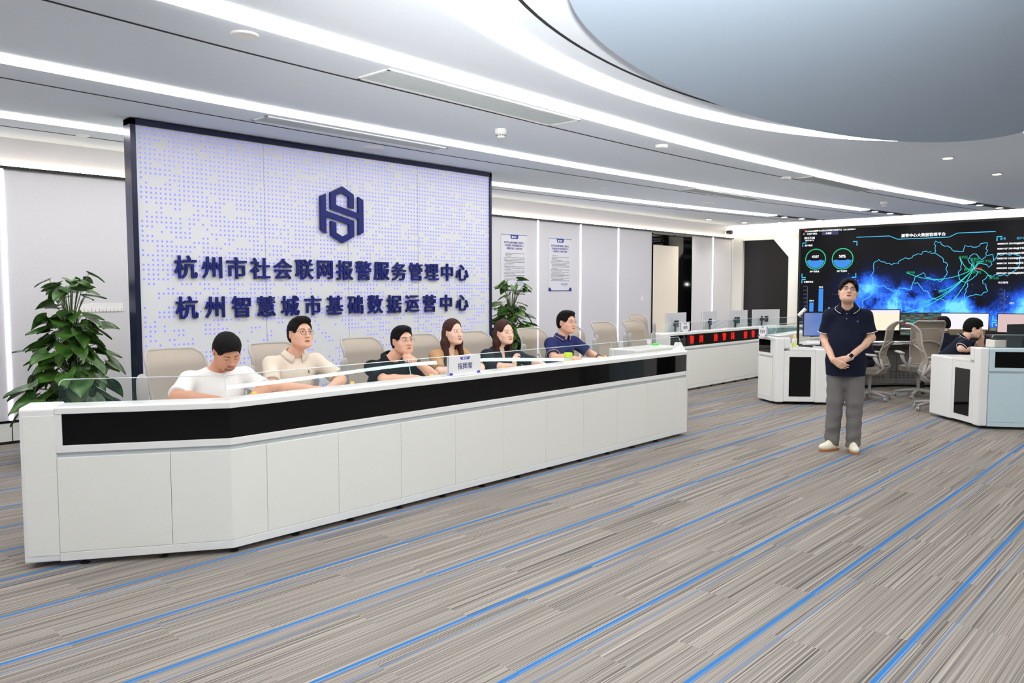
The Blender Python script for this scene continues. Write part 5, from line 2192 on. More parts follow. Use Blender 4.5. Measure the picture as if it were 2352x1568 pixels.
def make_person(label, loc, rz, S):
    root = thing('person', label, 'person', loc, math.radians(rz), None)
    stand = S.get('stand', False)
    fem = S.get('fem', False)
    sk = skin_mat('skin_%d_%d_%d' % S.get('skin', SKIN_A), S.get('skin', SKIN_A))
    b = S.get('bulk', 1.0)
    NB = Vector(S['nb'])                          # base of the neck
    HC = Vector(S['hc'])                          # middle of the head
    yaw, pit, rol = [math.radians(v) for v in S['head']]
    X = Matrix.Translation(HC) @ (Matrix.Rotation(yaw, 4, 'Z') @ Matrix.Rotation(pit, 4, 'X') @ Matrix.Rotation(rol, 4, 'Y')) @ Matrix.Scale(S.get('hs', 1.0), 4)
    hs = S.get('hs', 1.0)
    Xr = X.copy()
    tw = math.radians(S.get('twist', 0))
    sw = S.get('sw', .175 if fem else .195)
    Rt = Matrix.Rotation(tw, 3, 'Z')
    dn = S.get('sdrop', .078)
    shR = NB + Rt @ Vector((sw, -.015, -dn - S.get('shr', 0)))
    shL = NB + Rt @ Vector((-sw, -.015, -dn - S.get('shl', 0)))
    arms = []
    for side, sh in (('R', shR), ('L', shL)):
        arms.append((side, sh, Vector(S['el' + side]), Vector(S['wr' + side])))
    # ---- skin: one continuous surface (chest core, neck, head, arms, hands)
    F = Field()
    cz = NB + Vector((0, -.035, -.15))
    F.ell(cz, (.145 * b, .085 * b, .15), k=.03)
    nk = X @ Vector((0, -.026, -.062))
    nr = .043 if fem else .051 * S.get('neck', 1.0)
    F.cap(NB + Vector((0, -.02, -.03)), nk, nr * 1.08, nr, k=.03)
    for s_, sh, el, wr in arms:
        F.cap(NB + Vector((0, -.03, -.055)), sh, .036, .036, k=.04)
    # scaled head
    HF = Field()
    head_field(HF, X, fem, S.get('wide', 1.0), S.get('open', 0.0)) if abs(hs - 1) < 1e-6 else None
    if abs(hs - 1) > 1e-6:
        tmp = Field()
        head_field(tmp, Matrix.Translation(HC) @ Matrix(X.to_3x3().normalized()).to_4x4(), fem, S.get('wide', 1.0), S.get('open', 0.0))
        c = np.array(HC, np.float32)
        for t, a, k, op, l, u in tmp.ops:
            if t == 'cap':
                a = (c + (a[0] - c) * hs, c + (a[1] - c) * hs, a[2] * hs, a[3] * hs)
            else:
                a = (c + (a[0] - c) * hs, a[1] * hs, a[2])
            HF.ops.append((t, a, k * hs, op, c + (l - c) * hs, c + (u - c) * hs))
    F.ops += HF.ops
    af = .92 if fem else 1.0
    for s_, sh, el, wr in arms:
        F.cap(sh, el, .050 * af * S.get('arm', 1), .041 * af * S.get('arm', 1), k=.03)
        mid = el.lerp(wr, .3)
        F.cap(el, mid, .041 * af * S.get('arm', 1), .042 * af * S.get('arm', 1), k=.02)
        F.cap(mid, wr, .042 * af * S.get('arm', 1), .027 * af, k=.02)
        h = S['hand' + s_]
        hand_field(F, wr, h['d'], h['n'], s_ == 'R', h.get('curl', (15, 25, 20)), h.get('thumb', .5), h.get('sc', .95 if not fem else .86), h.get('spread', 0))
    link_surface('body', F, .004, sk, root, smooth=1)
    # ---- face
    D = Decals(HF, X, root)
    gaze = S.get('gaze', (0, 0))
    for s in (-1, 1):
        cx = s * .032
        closed = S.get('closed', False)
        hh = .0052 if not closed else .0012
        dzc = .0025 if not closed else -.002
        tl = .10 * s
        e = D.patch('eye', EYEW, shift(almond(cx, .0145, hh, tilt=tl), dzc), lift=.0006)
        if not closed:
            ic = cx + gaze[0] * .005
            izc = dzc + gaze[1] * .002
            cols = []
            for i in range(9):
                u = -1 + 2 * i / 8
                r_ = .0056 * math.sqrt(max(0, 1 - u * u))
                x = ic + u * .0056
                q = (x - cx) / .0145
                lim = hh * (max(0, 1 - q * q)) ** .6
                zc = tl * q * .0145
                cols.append((x, max(izc - r_, dzc + zc - lim), min(izc + r_, dzc + zc + lim)))
            D.patch('iris', IRIS, cols, parent=e, lift=.0012)
        lid = []
        for x, a_, c_ in shift(almond(cx, .0155, hh, tilt=tl), dzc):
            lid.append((x, c_ - .0004, c_ + .0022))
        D.patch('eyelash', BROW, lid, lift=.0014, rows=2)
        bw = []
        bz = S.get('brow', .0225)
        for i in range(9):
            u = i / 8
            x = s * (.013 + .038 * u)
            z = bz + ((.0045 * math.sin(u * 2.4) - .001 * u) if not fem else (.002 + .003 * math.sin(u * 2.6) - .003 * u))
            th = (.0034 if not fem else .0022) * (1 - .55 * u)
            bw.append((x, z - th, z + th))
        D.patch('eyebrow', BROW, bw, lift=.0012)
        D.patch('nostril', NOSTRIL, [(s * .0075 + (i - 2) * .0018, -.0405 - .0012 * math.sqrt(max(0, 1 - ((i - 2) / 2) ** 2)), -.0405 + .0016 * math.sqrt(max(0, 1 - ((i - 2) / 2) ** 2))) for i in range(5)], lift=.0008)
    lip = LIPF if fem else LIPM
    op_ = S.get('open', 0)
    up, lo_ = [], []
    lw = .0225 if not fem else .021
    for i in range(13):
        u = -1 + 2 * i / 12
        e = (1 - u * u) ** .7
        cup = 1 - .25 * math.exp(-(u / .18) ** 2)
        up.append((u * lw, -.0648 + op_ * .003 * e, -.0648 + op_ * .003 * e + .0062 * e * cup + .0004))
        lo_.append((u * lw, -.066 - op_ * .004 * e - .0080 * e, -.066 - op_ * .004 * e + .0002))
    lp = D.patch('lips', lip, up, lift=.0009)
    D.patch('lower_lip', lip, lo_, parent=lp, lift=.0009)
    mo = [(u * lw, -.0662 - op_ * .0045 * (1 - u * u), -.0646 + op_ * .003 * (1 - u * u)) for u in [-1 + i / 6 for i in range(13)]]
    D.patch('mouth_line', mat('mouth_line', (96, 44, 40), .6), mo, parent=lp, lift=.0012)
    if S.get('beard'):
        bm_ = mat('stubble', (134, 96, 76), .9)
        cols = []
        for i in range(17):
            u = -1 + 2 * i / 16
            cols.append((u * .034, -.108 + .012 * u * u, -.084 + .010 * abs(u)))
        D.patch('beard', bm_, cols, lift=.0006, rows=4)
        D.patch('moustache', bm_, [(u * .026, -.058 - .006 * u * u, -.051 - .008 * u * u) for u in [-1 + i / 6 for i in range(13)]], lift=.0006)
    # ---- hair
    H = Field()
    Mh = [list(r) for r in X.to_3x3().normalized()]

    def hp(*p):
        return tuple(X @ Vector(p))
    wd = S.get('wide', 1.0) * (.94 if fem else 1)
    st = S['hair']
    E = lambda c, r, k=.012, op='u', rot=None: H.ell(hp(*c), tuple(v * hs for v in r), Mh, k, op)
    ax = Vector(X.to_3x3().normalized() @ Vector((0, 0, 1)))
    if st in ('short', 'crop', 'flat', 'fringe', 'parted'):
        thick = {'short': .008, 'crop': .007, 'flat': .009, 'fringe': .014, 'parted': .013}[st]
        E((0, -.014, .033), (.076 * wd + thick, .096 + thick, .087 + thick))
        E((0, -.035, -.01), (.074 * wd + thick * .6, .078 + thick * .6, .08), .02)
        if st == 'flat':
            E((0, .03, .098), (.062, .062, .034), .02)
            E((0, .075, .088), (.05, .026, .026), .015)
        if st == 'short':
            E((0, .02, .09), (.068, .08, .036), .02)
        if st == 'crop':
            E((0, .02, .088), (.066, .075, .04), .02)
            E((.01, .078, .076), (.052, .022, .024), .012)
        if st in ('fringe', 'parted'):
            E((0, .0, .085), (.076, .09, .05), .02)
        fz = S.get('hairline', .066) + .014
        ry, rzz = .09, .11
        E((0, .115, fz - .105), (.0805 * wd, ry, .105), .012, 's')
        E((0, .055, -.05), (.10, .06, .058), .012, 's')
        if st == 'fringe':
            for xx, zz, yy in ((-.05, .062, .066), (-.028, .066, .078), (.0, .07, .084), (.028, .066, .078), (.05, .06, .066)):
                H.cap(hp(xx, yy - .03, .1), hp(xx * 1.06, yy + .013, zz - .014), .017, .008, k=.008)
        if st == 'parted':
            H.cap(hp(-.02, .05, .105), hp(-.052, .078, .052), .02, .012, k=.012)
            H.cap(hp(-.052, .078, .052), hp(-.070, .055, .018), .014, .007, k=.012)
            H.cap(hp(-.0, .05, .108), hp(.045, .075, .064), .02, .014, k=.012)
            H.cap(hp(.045, .075, .064), hp(.07, .05, .02), .014, .008, k=.012)
        p = X @ Vector((0, 0, -.062))
        H.plane(p, -ax, .01)
        # trim around the ears
        for s in (-1, 1):
            E((s * .083, .004, -.016), (.026, .026, .036), .008, 's')
    elif st == 'long':
        E((0, -.016, .036), (.084 * wd, .106, .096))
        E((0, -.04, -.02), (.082 * wd, .076, .09), .02)
        LN = S.get('hlen', .26)
        for s in (-1, 1):
            t0 = hp(s * .066, -.035, .0)
            t1 = Vector(hp(s * .082, -.03, -.10))
            t2 = Vector((t1.x + Rt.col[0].x * s * .012, t1.y + S.get('hfwd', .045), HC.z - LN))
            H.cap(t0, t1, .034, .036, k=.03)
            H.cap(t1, t2, .036, .026, k=.03)
        b0, b1 = Vector(hp(0, -.075, -.03)), Vector(hp(0, -.075, -.12))
        H.cap(b0, b1, .062, .06, k=.03)
        H.cap(b1, Vector((b1.x, b1.y - .01, HC.z - LN * .95)), .06, .04, k=.03)
        E((0, .112, -.022), (.0795, .092, .118), .014, 's')
        E((0, .05, -.13), (.058, .06, .085), .014, 's')
        for s in (-1, 1):
            if s == S.get('ear_side', 1):
                E((s * .084, .008, -.018), (.022, .024, .036), .008, 's')
        E((0, .06, .105), (.004, .05, .012), .006, 's')
    hc = np.array(HC, np.float32)
    fr_ = S.get('hfreq', 150)

    def hwarp(P):
        L = (P - hc) @ np.array(Mh, np.float32)
        a = np.arctan2(L[:, 0], L[:, 1] + .02)
        return (.0009 * np.sin(a * 46 + 3 * np.sin(L[:, 2] * 40)) + .0018 * noise3(P, fr_, 7)).astype(np.float32)
    link_surface('hair', H, .0036, S.get('hairm', HAIRB), root, hwarp, smooth=0 if st != 'long' else 1)
    # ---- upper clothing
    C = Field()
    top = S['top']
    lx = 1.0 + .0
    pv = Vector((NB.x * .3, S.get('hipy', 0.0), S.get('hipz', .62 if not stand else .98)))
    ch = NB + Rt @ Vector((0, -.045, -.19))
    C.ell(pv + Vector((0, .01, .02)), (.170 * b, .135 * b, .17), k=.05)
    if stand:
        for s in (-1, 1):
            C.cap((s * .085 * b, .012, S['hem'] - .1), (s * .08 * b, .01, 1.15), .10 * b, .095 * b, k=.08)
        C.cap((0, .04, S['hem'] - .1), (0, .035, 1.1), .105 * b, .10 * b, k=.08)
    wa = pv.lerp(ch, .5) + Vector((0, .012 * b * b, 0))
    C.ell(wa, (.158 * b, .130 * b, .18), k=.08)
    C.ell(ch, (.178 * b * (.9 if fem else 1), .122 * b, .17), [list(r) for r in Rt], k=.08)
    lg = S.get('sleeve', .8)
    rs = S.get('loose', 1.0)
    for s_, sh, el, wr in arms:
        C.cap(NB + Vector((0, -.035, -.05)), sh + Vector((0, 0, -.006)), .056, .054, k=.06)
        if lg <= 1:
            e = sh.lerp(el, lg)
            C.cap(sh, sh.lerp(el, lg + .25), .055 * (.5 + .5 * rs) * af, .060 * rs * af, k=.05)
        else:
            C.cap(sh, el, .062 * rs * af, .055 * rs * af, k=.045)
            C.cap(el, el.lerp(wr, (lg - 1) + .2), .055 * rs * af, .046 * rs * af, k=.03)
    nd = (nk - NB).normalized()
    if top.get('vneck'):
        v = top['vneck']
        C.cap(NB + Vector((0, .02, .06)), NB + Rt @ Vector((0, .085, -v)), .05, .012, k=.012, op='s')
    C.cap(NB + Vector((0, -.018, -.012)), NB + Vector((0, -.018, -.012)) + nd * .2, nr * 1.04 + top.get('open', .006), nr * 1.04 + .02, k=.01, op='s')
    for s_, sh, el, wr in arms:
        if lg <= 1:
            e, dd = sh.lerp(el, lg), (el - sh).normalized()
        else:
            e, dd = el.lerp(wr, lg - 1), (wr - el).normalized()
        q = e + dd * .045
        C.ops.append(('sleevecut', (np.array(e, np.float32), np.array(dd, np.float32)), .004, 'x', np.array(q) - .2, np.array(q) + .2))
    if stand:
        C.plane((0, 0, S['hem']), (0, 0, -1), .004)
    cut = [o for o in C.ops if o[3] == 'x']
    C.ops = [o for o in C.ops if o[3] != 'x']

    amp = S.get('wrinkle', .0035)

    def cwarp(P):
        d = amp * noise3(P * np.array([1, 1, .6], np.float32), 26, S.get('seed', 3)) + amp * .5 * noise3(P, 60, S.get('seed', 3) + 5)
        for t, (e, dd), k, op, l, u in cut:
            ql = P - e
            ax_ = ql @ dd
            rad = np.sqrt(np.maximum(0, (ql ** 2).sum(1) - ax_ ** 2))
            m = (ax_ > -.0) & (ax_ < .24) & (rad < .1)
            d = np.where(m, np.maximum(d, ax_ + .06), d)
        return d.astype(np.float32)
    shirt = link_surface(top.get('name', 'shirt'), C, .0055, top['m'], root, cwarp, smooth=2)
    Dsh = Decals(C, Matrix.Translation(NB) @ Rt.to_4x4(), root)
    # collar
    col = top.get('collar')
    cm = top.get('cm', top['m'])
    if col:
        mb = MB()
        trim = MB()
        gap = math.radians(top.get('gap', 22))
        nph = 36
        base = NB + Vector((0, -.016, -.006))
        fwd = nd
        sx_ = Vector((1, 0, 0))
        fy = nd.cross(sx_).normalized() * -1
        if fy.y < 0:
            fy = -fy
        ro = nr * 1.08 + .005
        rows = []
        for i in range(nph + 1):
            ph = gap + (2 * PI - 2 * gap) * i / nph
            c_, s_ = math.cos(ph), math.sin(ph)
            front = max(0, c_) ** 1.5
            rad = Vector(sx_ * (s_ * 1.02) + fy * c_)
            p0 = base + rad * ro - fwd * .014 * (1 + 1.6 * front)
            p1 = base + rad * (ro + .002) + fwd * (.026 - .022 * front)
            p2 = base + rad * (ro + .011) + fwd * (.027 - .022 * front)
            p3 = base + rad * (ro + .023 + .010 * front) - fwd * (.010 + .040 * front)
            for _ in range(14):
                dd_ = C.at(np.array([p2, p3], np.float32))
                if dd_[0] < .004:
                    p2 = p2 + rad * .002 + fwd * .001
                if dd_[1] < .006:
                    p3 = p3 + rad * .003 + fwd * .0015
            rows.append((p0, p1, p2, p3))
        vs = [p for r_ in rows for p in r_]
        fs = []
        for i in range(nph):
            for k in range(3):
                a = i * 4 + k
                fs.append((a, a + 1, a + 5, a + 4))
        mb.add(vs, fs)
        cl_ = mb.build('collar', cm, root, smooth=True, sharp=0, solid=.004)
        if top.get('stripe'):
            pts = [r_[2].lerp(r_[3], .80) + (r_[2] - r_[1]).normalized() * .003 for r_ in rows[1:-1]]
            trim.tube(pts, .0027, 6)
            trim.build('collar_stripe', top['stripe'], cl_, smooth=True)
            # sleeve stripes
        if top.get('buttons', 2):
            for k in range(top.get('buttons', 2)):
                zz = -.075 - .052 * k
                P_ = Dsh.hit([(.002, zz)], y0=.3)
                bt = MB().lathe([(.0055, 0), (.0055, .0025), (.001, .003)], (0, 0, 0), 12, 'Y')
                bt.v = [tuple(Vector(p) + Vector(P_[0])) for p in bt.v]
                bt.build('button', top.get('bm', SILVER), root, smooth=True)
            P_ = Dsh.patch('placket', cm, [(x, -.19, -.04) for x in (-.014, -.005, .005, .014)], rows=10, lift=.0035)
    if top.get('band'):
        mb = MB()
        base = NB + Vector((0, -.016, 0))
        pts = []
        for i in range(40):
            ph = 2 * PI * i / 40
            c_, s_ = math.cos(ph), math.sin(ph)
            pts.append(base + Vector((s_ * (nr * 1.1 + .014), c_ * (nr * 1.1 + .014), -.012 - .034 * max(0, c_))))
        mb.tube(pts, .0085, 8, closed=True)
        mb.build('neck_band', cm, root, smooth=True, sharp=0)
    if top.get('cuff'):
        for s_, sh, el, wr in arms:
            dd = (el - sh).normalized()
            u_ = dd.cross(Vector((0, 1, 0))).normalized()
            w_ = dd.cross(u_)
            for off, mm, rr in ((-.004, top['cuff'], .0030), (-.013, top['cuff'], .002)):
                ct = sh.lerp(el, lg) + dd * off
                ring = [ct + (u_ * math.cos(t_ * PI / 14) + w_ * math.sin(t_ * PI / 14)) * (.0632 * rs * af) for t_ in range(28)]
                MB().tube(ring, rr, 6, closed=True).build('cuff_stripe', mm, root, smooth=True)
                break
    if top.get('lapels'):
        for s in (-1, 1):
            Dsh.patch('lapel', top['cm2'], [(s * (.012 + .05 * u), -.02 - .16 * (1 - u) - .0, -.005 + .0 * u - .02 * (1 - u)) for u in [i / 8 for i in range(9)]], rows=6, lift=.006)
    for pr in top.get('prints', []):
        Dsh.patch(pr[0], pr[1], pr[2], rows=4, lift=.005)
    if top.get('text'):
        tx = top['text']
        vs, fs = text_mesh(tx[0], tx[1], 0, .001)
        V = Dsh.hit([(-(p[0]) * 1.0 + tx[2][0], p[1] + tx[2][1]) for p in vs], y0=.3, lift=.007)
        MB().add([tuple(v) for v in V], fs).build('shirt_print', tx[3], root)
    # ---- glasses
    if S.get('glasses'):
        gm_ = GLM if S['glasses'] == 'dark' else GLS
        g = MB()
        frames = []
        for s in (-1, 1):
            ring = []
            for i in range(20):
                a = 2 * PI * i / 20
                ex = .0215 * (abs(math.cos(a)) ** .75) * (1 if math.cos(a) > 0 else -1)
                ez = .0165 * (abs(math.sin(a)) ** .75) * (1 if math.sin(a) > 0 else -1)
                ring.append(Vector((s * .0335 + ex, .101 - .10 * abs(s * .0335 + ex) ** 1.3 * 2.2 + .006, -.001 + ez)))
            frames.append(ring)
            g.tube([X @ p for p in ring], .0012 * hs, 6, closed=True)
            tip = X @ Vector((s * .055, .095 - .012, .010))
            g.tube([tip, X @ Vector((s * .073 * wd, .05, .010)), X @ Vector((s * .0835 * wd, .0, .008)), X @ Vector((s * .083 * wd, -.02, -.004))], .0014 * hs, 6)
        g.tube([X @ Vector((-.0125, .106, .004)), X @ Vector((0, .109, .006)), X @ Vector((.0125, .106, .004))], .0012 * hs, 6)
        if S.get('browline'):
            for ring in frames:
                g.tube([X @ (p + Vector((0, .001, 0))) for p in ring[1:10]], .0026 * hs, 6)
        go = g.build('glasses', gm_, root, smooth=True)
        ln = MB()
        for ring in frames:
            ln.add([tuple(X @ p) for p in ring], [tuple(range(20))])
        ln.build('lenses', LENS, go, recalc=False)
    # ---- trousers and shoes
    T = Field()
    tm = S.get('tm', cloth('dark_trousers', (40, 42, 48)))
    if stand:
        T.ell((0, -.005, .93), (.165 * b, .125 * b, .15), k=.04)
        for s_, hx, kx, fx, fy in S['legs']:
            T.cap((hx, -.01, .88), (kx[0], kx[1], .50), .100, .080, k=.05)
            T.cap((kx[0], kx[1], .50), (fx, fy - .02, .08), .079, .070, k=.02)
        T.plane((0, 0, .055), (0, 0, -1), .006)
        T.cap((.005, .0, .05), (.005, .0, .36), .010, .004, k=.02, op='s')

        def tw_(P):
            lowz = np.clip((.55 - P[:, 2]) / .5, 0, 1)
            return ((.0045 + .010 * lowz) * noise3(P * np.array([.7, .7, 1.3], np.float32), 30, 12)).astype(np.float32)
    else:
        T.ell(pv + Vector((0, .02, -.06)), (.175 * b, .15, .11), k=.04)
        for s in (-1, 1):
            T.cap((s * .09, .05, .555), (s * .12, .40, .545), .085, .068, k=.04)
            T.cap((s * .12, .40, .545), (s * .12, .36, .09), .066, .055, k=.03)

        def tw_(P):
            return (.004 * noise3(P, 26, 12)).astype(np.float32)
    link_surface('trousers', T, .0075 if stand else .011, tm, root, tw_, smooth=1)
    for s_, hx, kx, fx, fy in S.get('legs', [('R', 0, 0, .12, .36), ('L', 0, 0, -.12, .36)]):
        fa = math.radians(S.get('foot' + s_, 8 if s_ == 'L' else -8))
        Xf = Matrix.Translation((fx, fy, 0)) @ Matrix.Rotation(fa, 4, 'Z')
        Mf = [list(r) for r in Xf.to_3x3()]
        W_ = Field()
        pf = lambda *p: tuple(Xf @ Vector(p))
        W_.ell(pf(0, -.03, .055), (.040, .055, .055), Mf, k=.03)
        W_.ell(pf(0, .07, .042), (.045, .095, .040), Mf, k=.03)
        W_.ell(pf(0, .01, .075), (.034, .06, .045), Mf, k=.03)
        W_.plane((0, 0, .012), (0, 0, -1), .004)
        so = link_surface('shoe', W_, .0055, S.get('shoem', mat('dark_shoe', (36, 34, 34), .5)), root, smooth=2)
        K = MB()
        pr = []
        for i in range(28):
            a = 2 * PI * i / 28
            pr.append((.044 * math.sin(a) * (1.0 + .06 * math.cos(a)), .035 + .132 * math.cos(a)))
        K.prism(pr, 0, .02)
        K.xf(Xf)
        K.build('sole', S.get('solem', mat('dark_sole', (24, 22, 22), .6)), so, bevel=.004)
        if S.get('lacem'):
            lc = MB()
            Dl = W_
            for k in range(5):
                y = .045 + k * .018
                pts = []
                for u in (-1, -.5, 0, .5, 1):
                    pts.append(Xf @ Vector((u * .022, y + u * .006 * (1 if k % 2 else -1), .088 - .022 * (k / 4) ** 1 - .008 * u * u)))
                lc.tube(pts, .0025, 5)
            lc.build('laces', S['lacem'], so, smooth=True)
    # ---- watch
    if S.get('watch'):
        side, wm, fm, rect_ = S['watch']
        el, wr = [(e, w) for s_, sh, e, w in arms if s_ == side][0]
        ax_ = (wr - el).normalized()
        c = wr - ax_ * .018
        up = Vector(S['hand' + side]['n']) * -1
        up = (up - ax_ * up.dot(ax_)).normalized()
        sd = ax_.cross(up)
        ring = [c + (up * math.cos(t_ * PI / 12) + sd * math.sin(t_ * PI / 12) * 1.08) * .0295 for t_ in range(24)]
        w_ = MB()
        for q in (-.006, 0, .006):
            w_.tube([p + ax_ * q for p in ring], .0045, 6, closed=True)
        wo = w_.build('watch', wm, root, smooth=True)
        f_ = MB()
        Rm = Matrix((sd, ax_, up)).transposed()
        if rect_:
            f_.cbox(c + up * .0325, (.034, .040, .010), Rm)
        else:
            f_.tube([c + up * .028, c + up * .038], .019, 18)
        f_.build('watch_face', fm, wo, bevel=.003)
    return root, D, Dsh
WTEE = cloth('white_tshirt_cloth', (238, 236, 234))
BEIGE = cloth('beige_polo_cloth', (214, 202, 186))
BLK = cloth('black_polo_cloth', (22, 23, 30))
TAN = cloth('tan_jacket_cloth', (176, 138, 98))
DNAVY = cloth('dark_blouse_cloth', (32, 36, 48))
NAVYP = cloth('navy_polo_cloth', (38, 44, 92))
MIDN = cloth('midnight_polo_cloth', (20, 25, 44))
GREYT = cloth('grey_trouser_cloth', (112, 110, 108), 160)
STRIPE_W = mat('white_stripe', (232, 232, 236), .7)
STRIPE_T = mat('tan_stripe', (206, 178, 150), .7)
FWD = Vector((0, 1, 0))
DOWN = Vector((0, 0, -1))
ZA = WTOP + .045        # forearm height on a desk

# man in the white T-shirt, writing, head bowed
make_person('man in white T-shirt with short beard bent over his writing at the left end', (.42, -3.86, 0), 178, dict(
    skin=SKIN_C, bulk=1.22, nb=(0, .20, 1.075), hc=(-.02, .315, 1.20), head=(-4, -36, 4), hs=1.08, wide=1.08, neck=1.12, sw=.215, arm=1.12,
    elR=(.36, .33, .90), wrR=(.13, .47, .875), elL=(-.28, .37, .90), wrL=(-.10, .50, .87),
    handR=dict(d=(-.85, .35, -.05), n=(-.1, .1, -1), curl=(35, 45, 30)), handL=dict(d=(.75, .45, -.02), n=(0, 0, -1), curl=(15, 20, 15)),
    hair='crop', hairm=HAIRB, hairline=.060, closed=True, beard=True, sleeve=.88, loose=1.25, wrinkle=.005, seed=4,
    top=dict(m=WTEE, name='tshirt', band=True, cm=WTEE, open=.012, text=('TEA', .045, (.075, -.25), mat('green_print', (70, 150, 80), .7)))))

make_person('man in beige polo shirt with dark glasses looking up to the right', (1.10, -3.84, 0), 180, dict(
    skin=SKIN_A, bulk=1.10, nb=(0, .14, 1.135), hc=(-.03, .185, 1.29), head=(-3, 9, -2), hs=1.07, wide=1.03, neck=1.1, sw=.205,
    elR=(.285, .28, .90), wrR=(.08, .46, .885), elL=(-.33, .30, .90), wrL=(-.10, .50, .885),
    handR=dict(d=(-.8, .45, -.02), n=(0, 0, -1), curl=(20, 30, 20)), handL=dict(d=(.7, .6, -.02), n=(0, .1, -1), curl=(25, 30, 25)),
    hair='flat', hairline=.07, glasses='dark', gaze=(-.3, .6), open=.5, sleeve=.80, loose=1.15, wrinkle=.003, seed=9,
    top=dict(m=BEIGE, name='polo_shirt', collar=True, buttons=0, prints=[('chest_badge', mat('badge_dark', (70, 50, 50), .6), [(-.085 + i * .004, -.165, -.14) for i in range(4)])])))

make_person('man in black polo with thin glasses leaning on crossed forearms', (2.02, -3.86, 0), 180, dict(
    skin=SKIN_A, bulk=1.08, nb=(.01, .215, 1.045), hc=(-.045, .30, 1.195), head=(-8, 5, 3), hs=1.05, wide=1.04, neck=1.05, sw=.205, shl=-.01,
    elR=(.24, .40, .88), wrR=(-.01, .53, .885), elL=(-.29, .43, .88), wrL=(-.10, .40, 1.015),
    handR=dict(d=(-.97, .15, -.05), n=(0, .1, -1), curl=(15, 20, 20)), handL=dict(d=(.80, .05, .38), n=(.15, -.9, -.2), curl=(50, 55, 35), thumb=.4),
    hair='short', hairline=.068, glasses='silver', gaze=(-.4, .5), sleeve=.82, loose=1.2, wrinkle=.004, seed=14,
    watch=('L', mat('watch_dark', (60, 56, 56), .4), mat('watch_face_dark', (46, 42, 42), .2), False),
    top=dict(m=BLK, name='polo_shirt', collar=True, gap=26, buttons=1, bm=BLK)))

make_person('woman with long reddish brown hair in tan jacket behind the name stand', (2.79, -3.86, 0), 178, dict(
    fem=True, skin=SKIN_B, bulk=.90, nb=(0, .13, 1.09), hc=(-.01, .165, 1.235), head=(-2, 4, 0), hs=1.03, sw=.165,
    elR=(.26, .28, .89), wrR=(.09, .47, .885), elL=(-.24, .30, .89), wrL=(-.06, .50, .885),
    handR=dict(d=(-.6, .7, -.02), n=(0, 0, -1)), handL=dict(d=(.5, .8, -.02), n=(0, 0, -1)),
    hair='long', hairm=HAIRBR, hlen=.30, ear_side=1, gaze=(-.4, .5), sleeve=.92, loose=1.1, wrinkle=.003, seed=21,
    top=dict(m=TAN, name='jacket', vneck=.20, open=.02, lapels=False)))

make_person('woman with shoulder-length brown hair in dark blue V-neck blouse', (3.47, -3.86, 0), 180, dict(
    fem=True, skin=SKIN_B, bulk=1.02, nb=(0, .14, 1.055), hc=(-.01, .19, 1.205), head=(-8, 2, 2), hs=1.03, wide=1.08, sw=.180,
    elR=(.27, .30, .88), wrR=(.22, .54, .90), elL=(-.30, .30, .89), wrL=(-.24, .52, .88),
    handR=dict(d=(.05, .12, .95), n=(-.9, .3, .1), curl=(30, 40, 30), thumb=.3), handL=dict(d=(.2, .9, -.03), n=(0, 0, -1)),
    hair='long', hairm=HAIRBR, hlen=.215, hfwd=.0, ear_side=1, gaze=(-.4, .4), sleeve=1.3, loose=1.15, wrinkle=.004, seed=27,
    top=dict(m=DNAVY, name='blouse', vneck=.19, open=.012, collar=False)))

make_person('man in navy polo with tan-edged collar and thin glasses at the right end', (4.50, -3.86, 0), 180, dict(
    skin=SKIN_A, bulk=1.06, nb=(0, .13, 1.125), hc=(-.02, .165, 1.275), head=(-2, 3, 0), hs=1.06, wide=1.06, neck=1.1, sw=.205,
    elR=(.31, .25, .91), wrR=(.12, .46, .885), elL=(-.31, .28, .91), wrL=(-.18, .50, .885),
    handR=dict(d=(-.6, .7, -.02), n=(0, 0, -1)), handL=dict(d=(.2, .9, -.02), n=(0, 0, -1), curl=(25, 35, 30)),
    hair='short', hairline=.064, glasses='silver', gaze=(-.3, .4), sleeve=.82, loose=1.15, seed=31,
    watch=('L', BLACK, BLACK, True),
    top=dict(m=NAVYP, name='polo_shirt', collar=True, gap=24, stripe=STRIPE_T, cuff=STRIPE_T, buttons=1, bm=NAVYP, prints=[('chest_badge', mat('badge_gold', (200, 180, 140), .5), [(-.10 + i * .004, -.18, -.145) for i in range(4)])])))

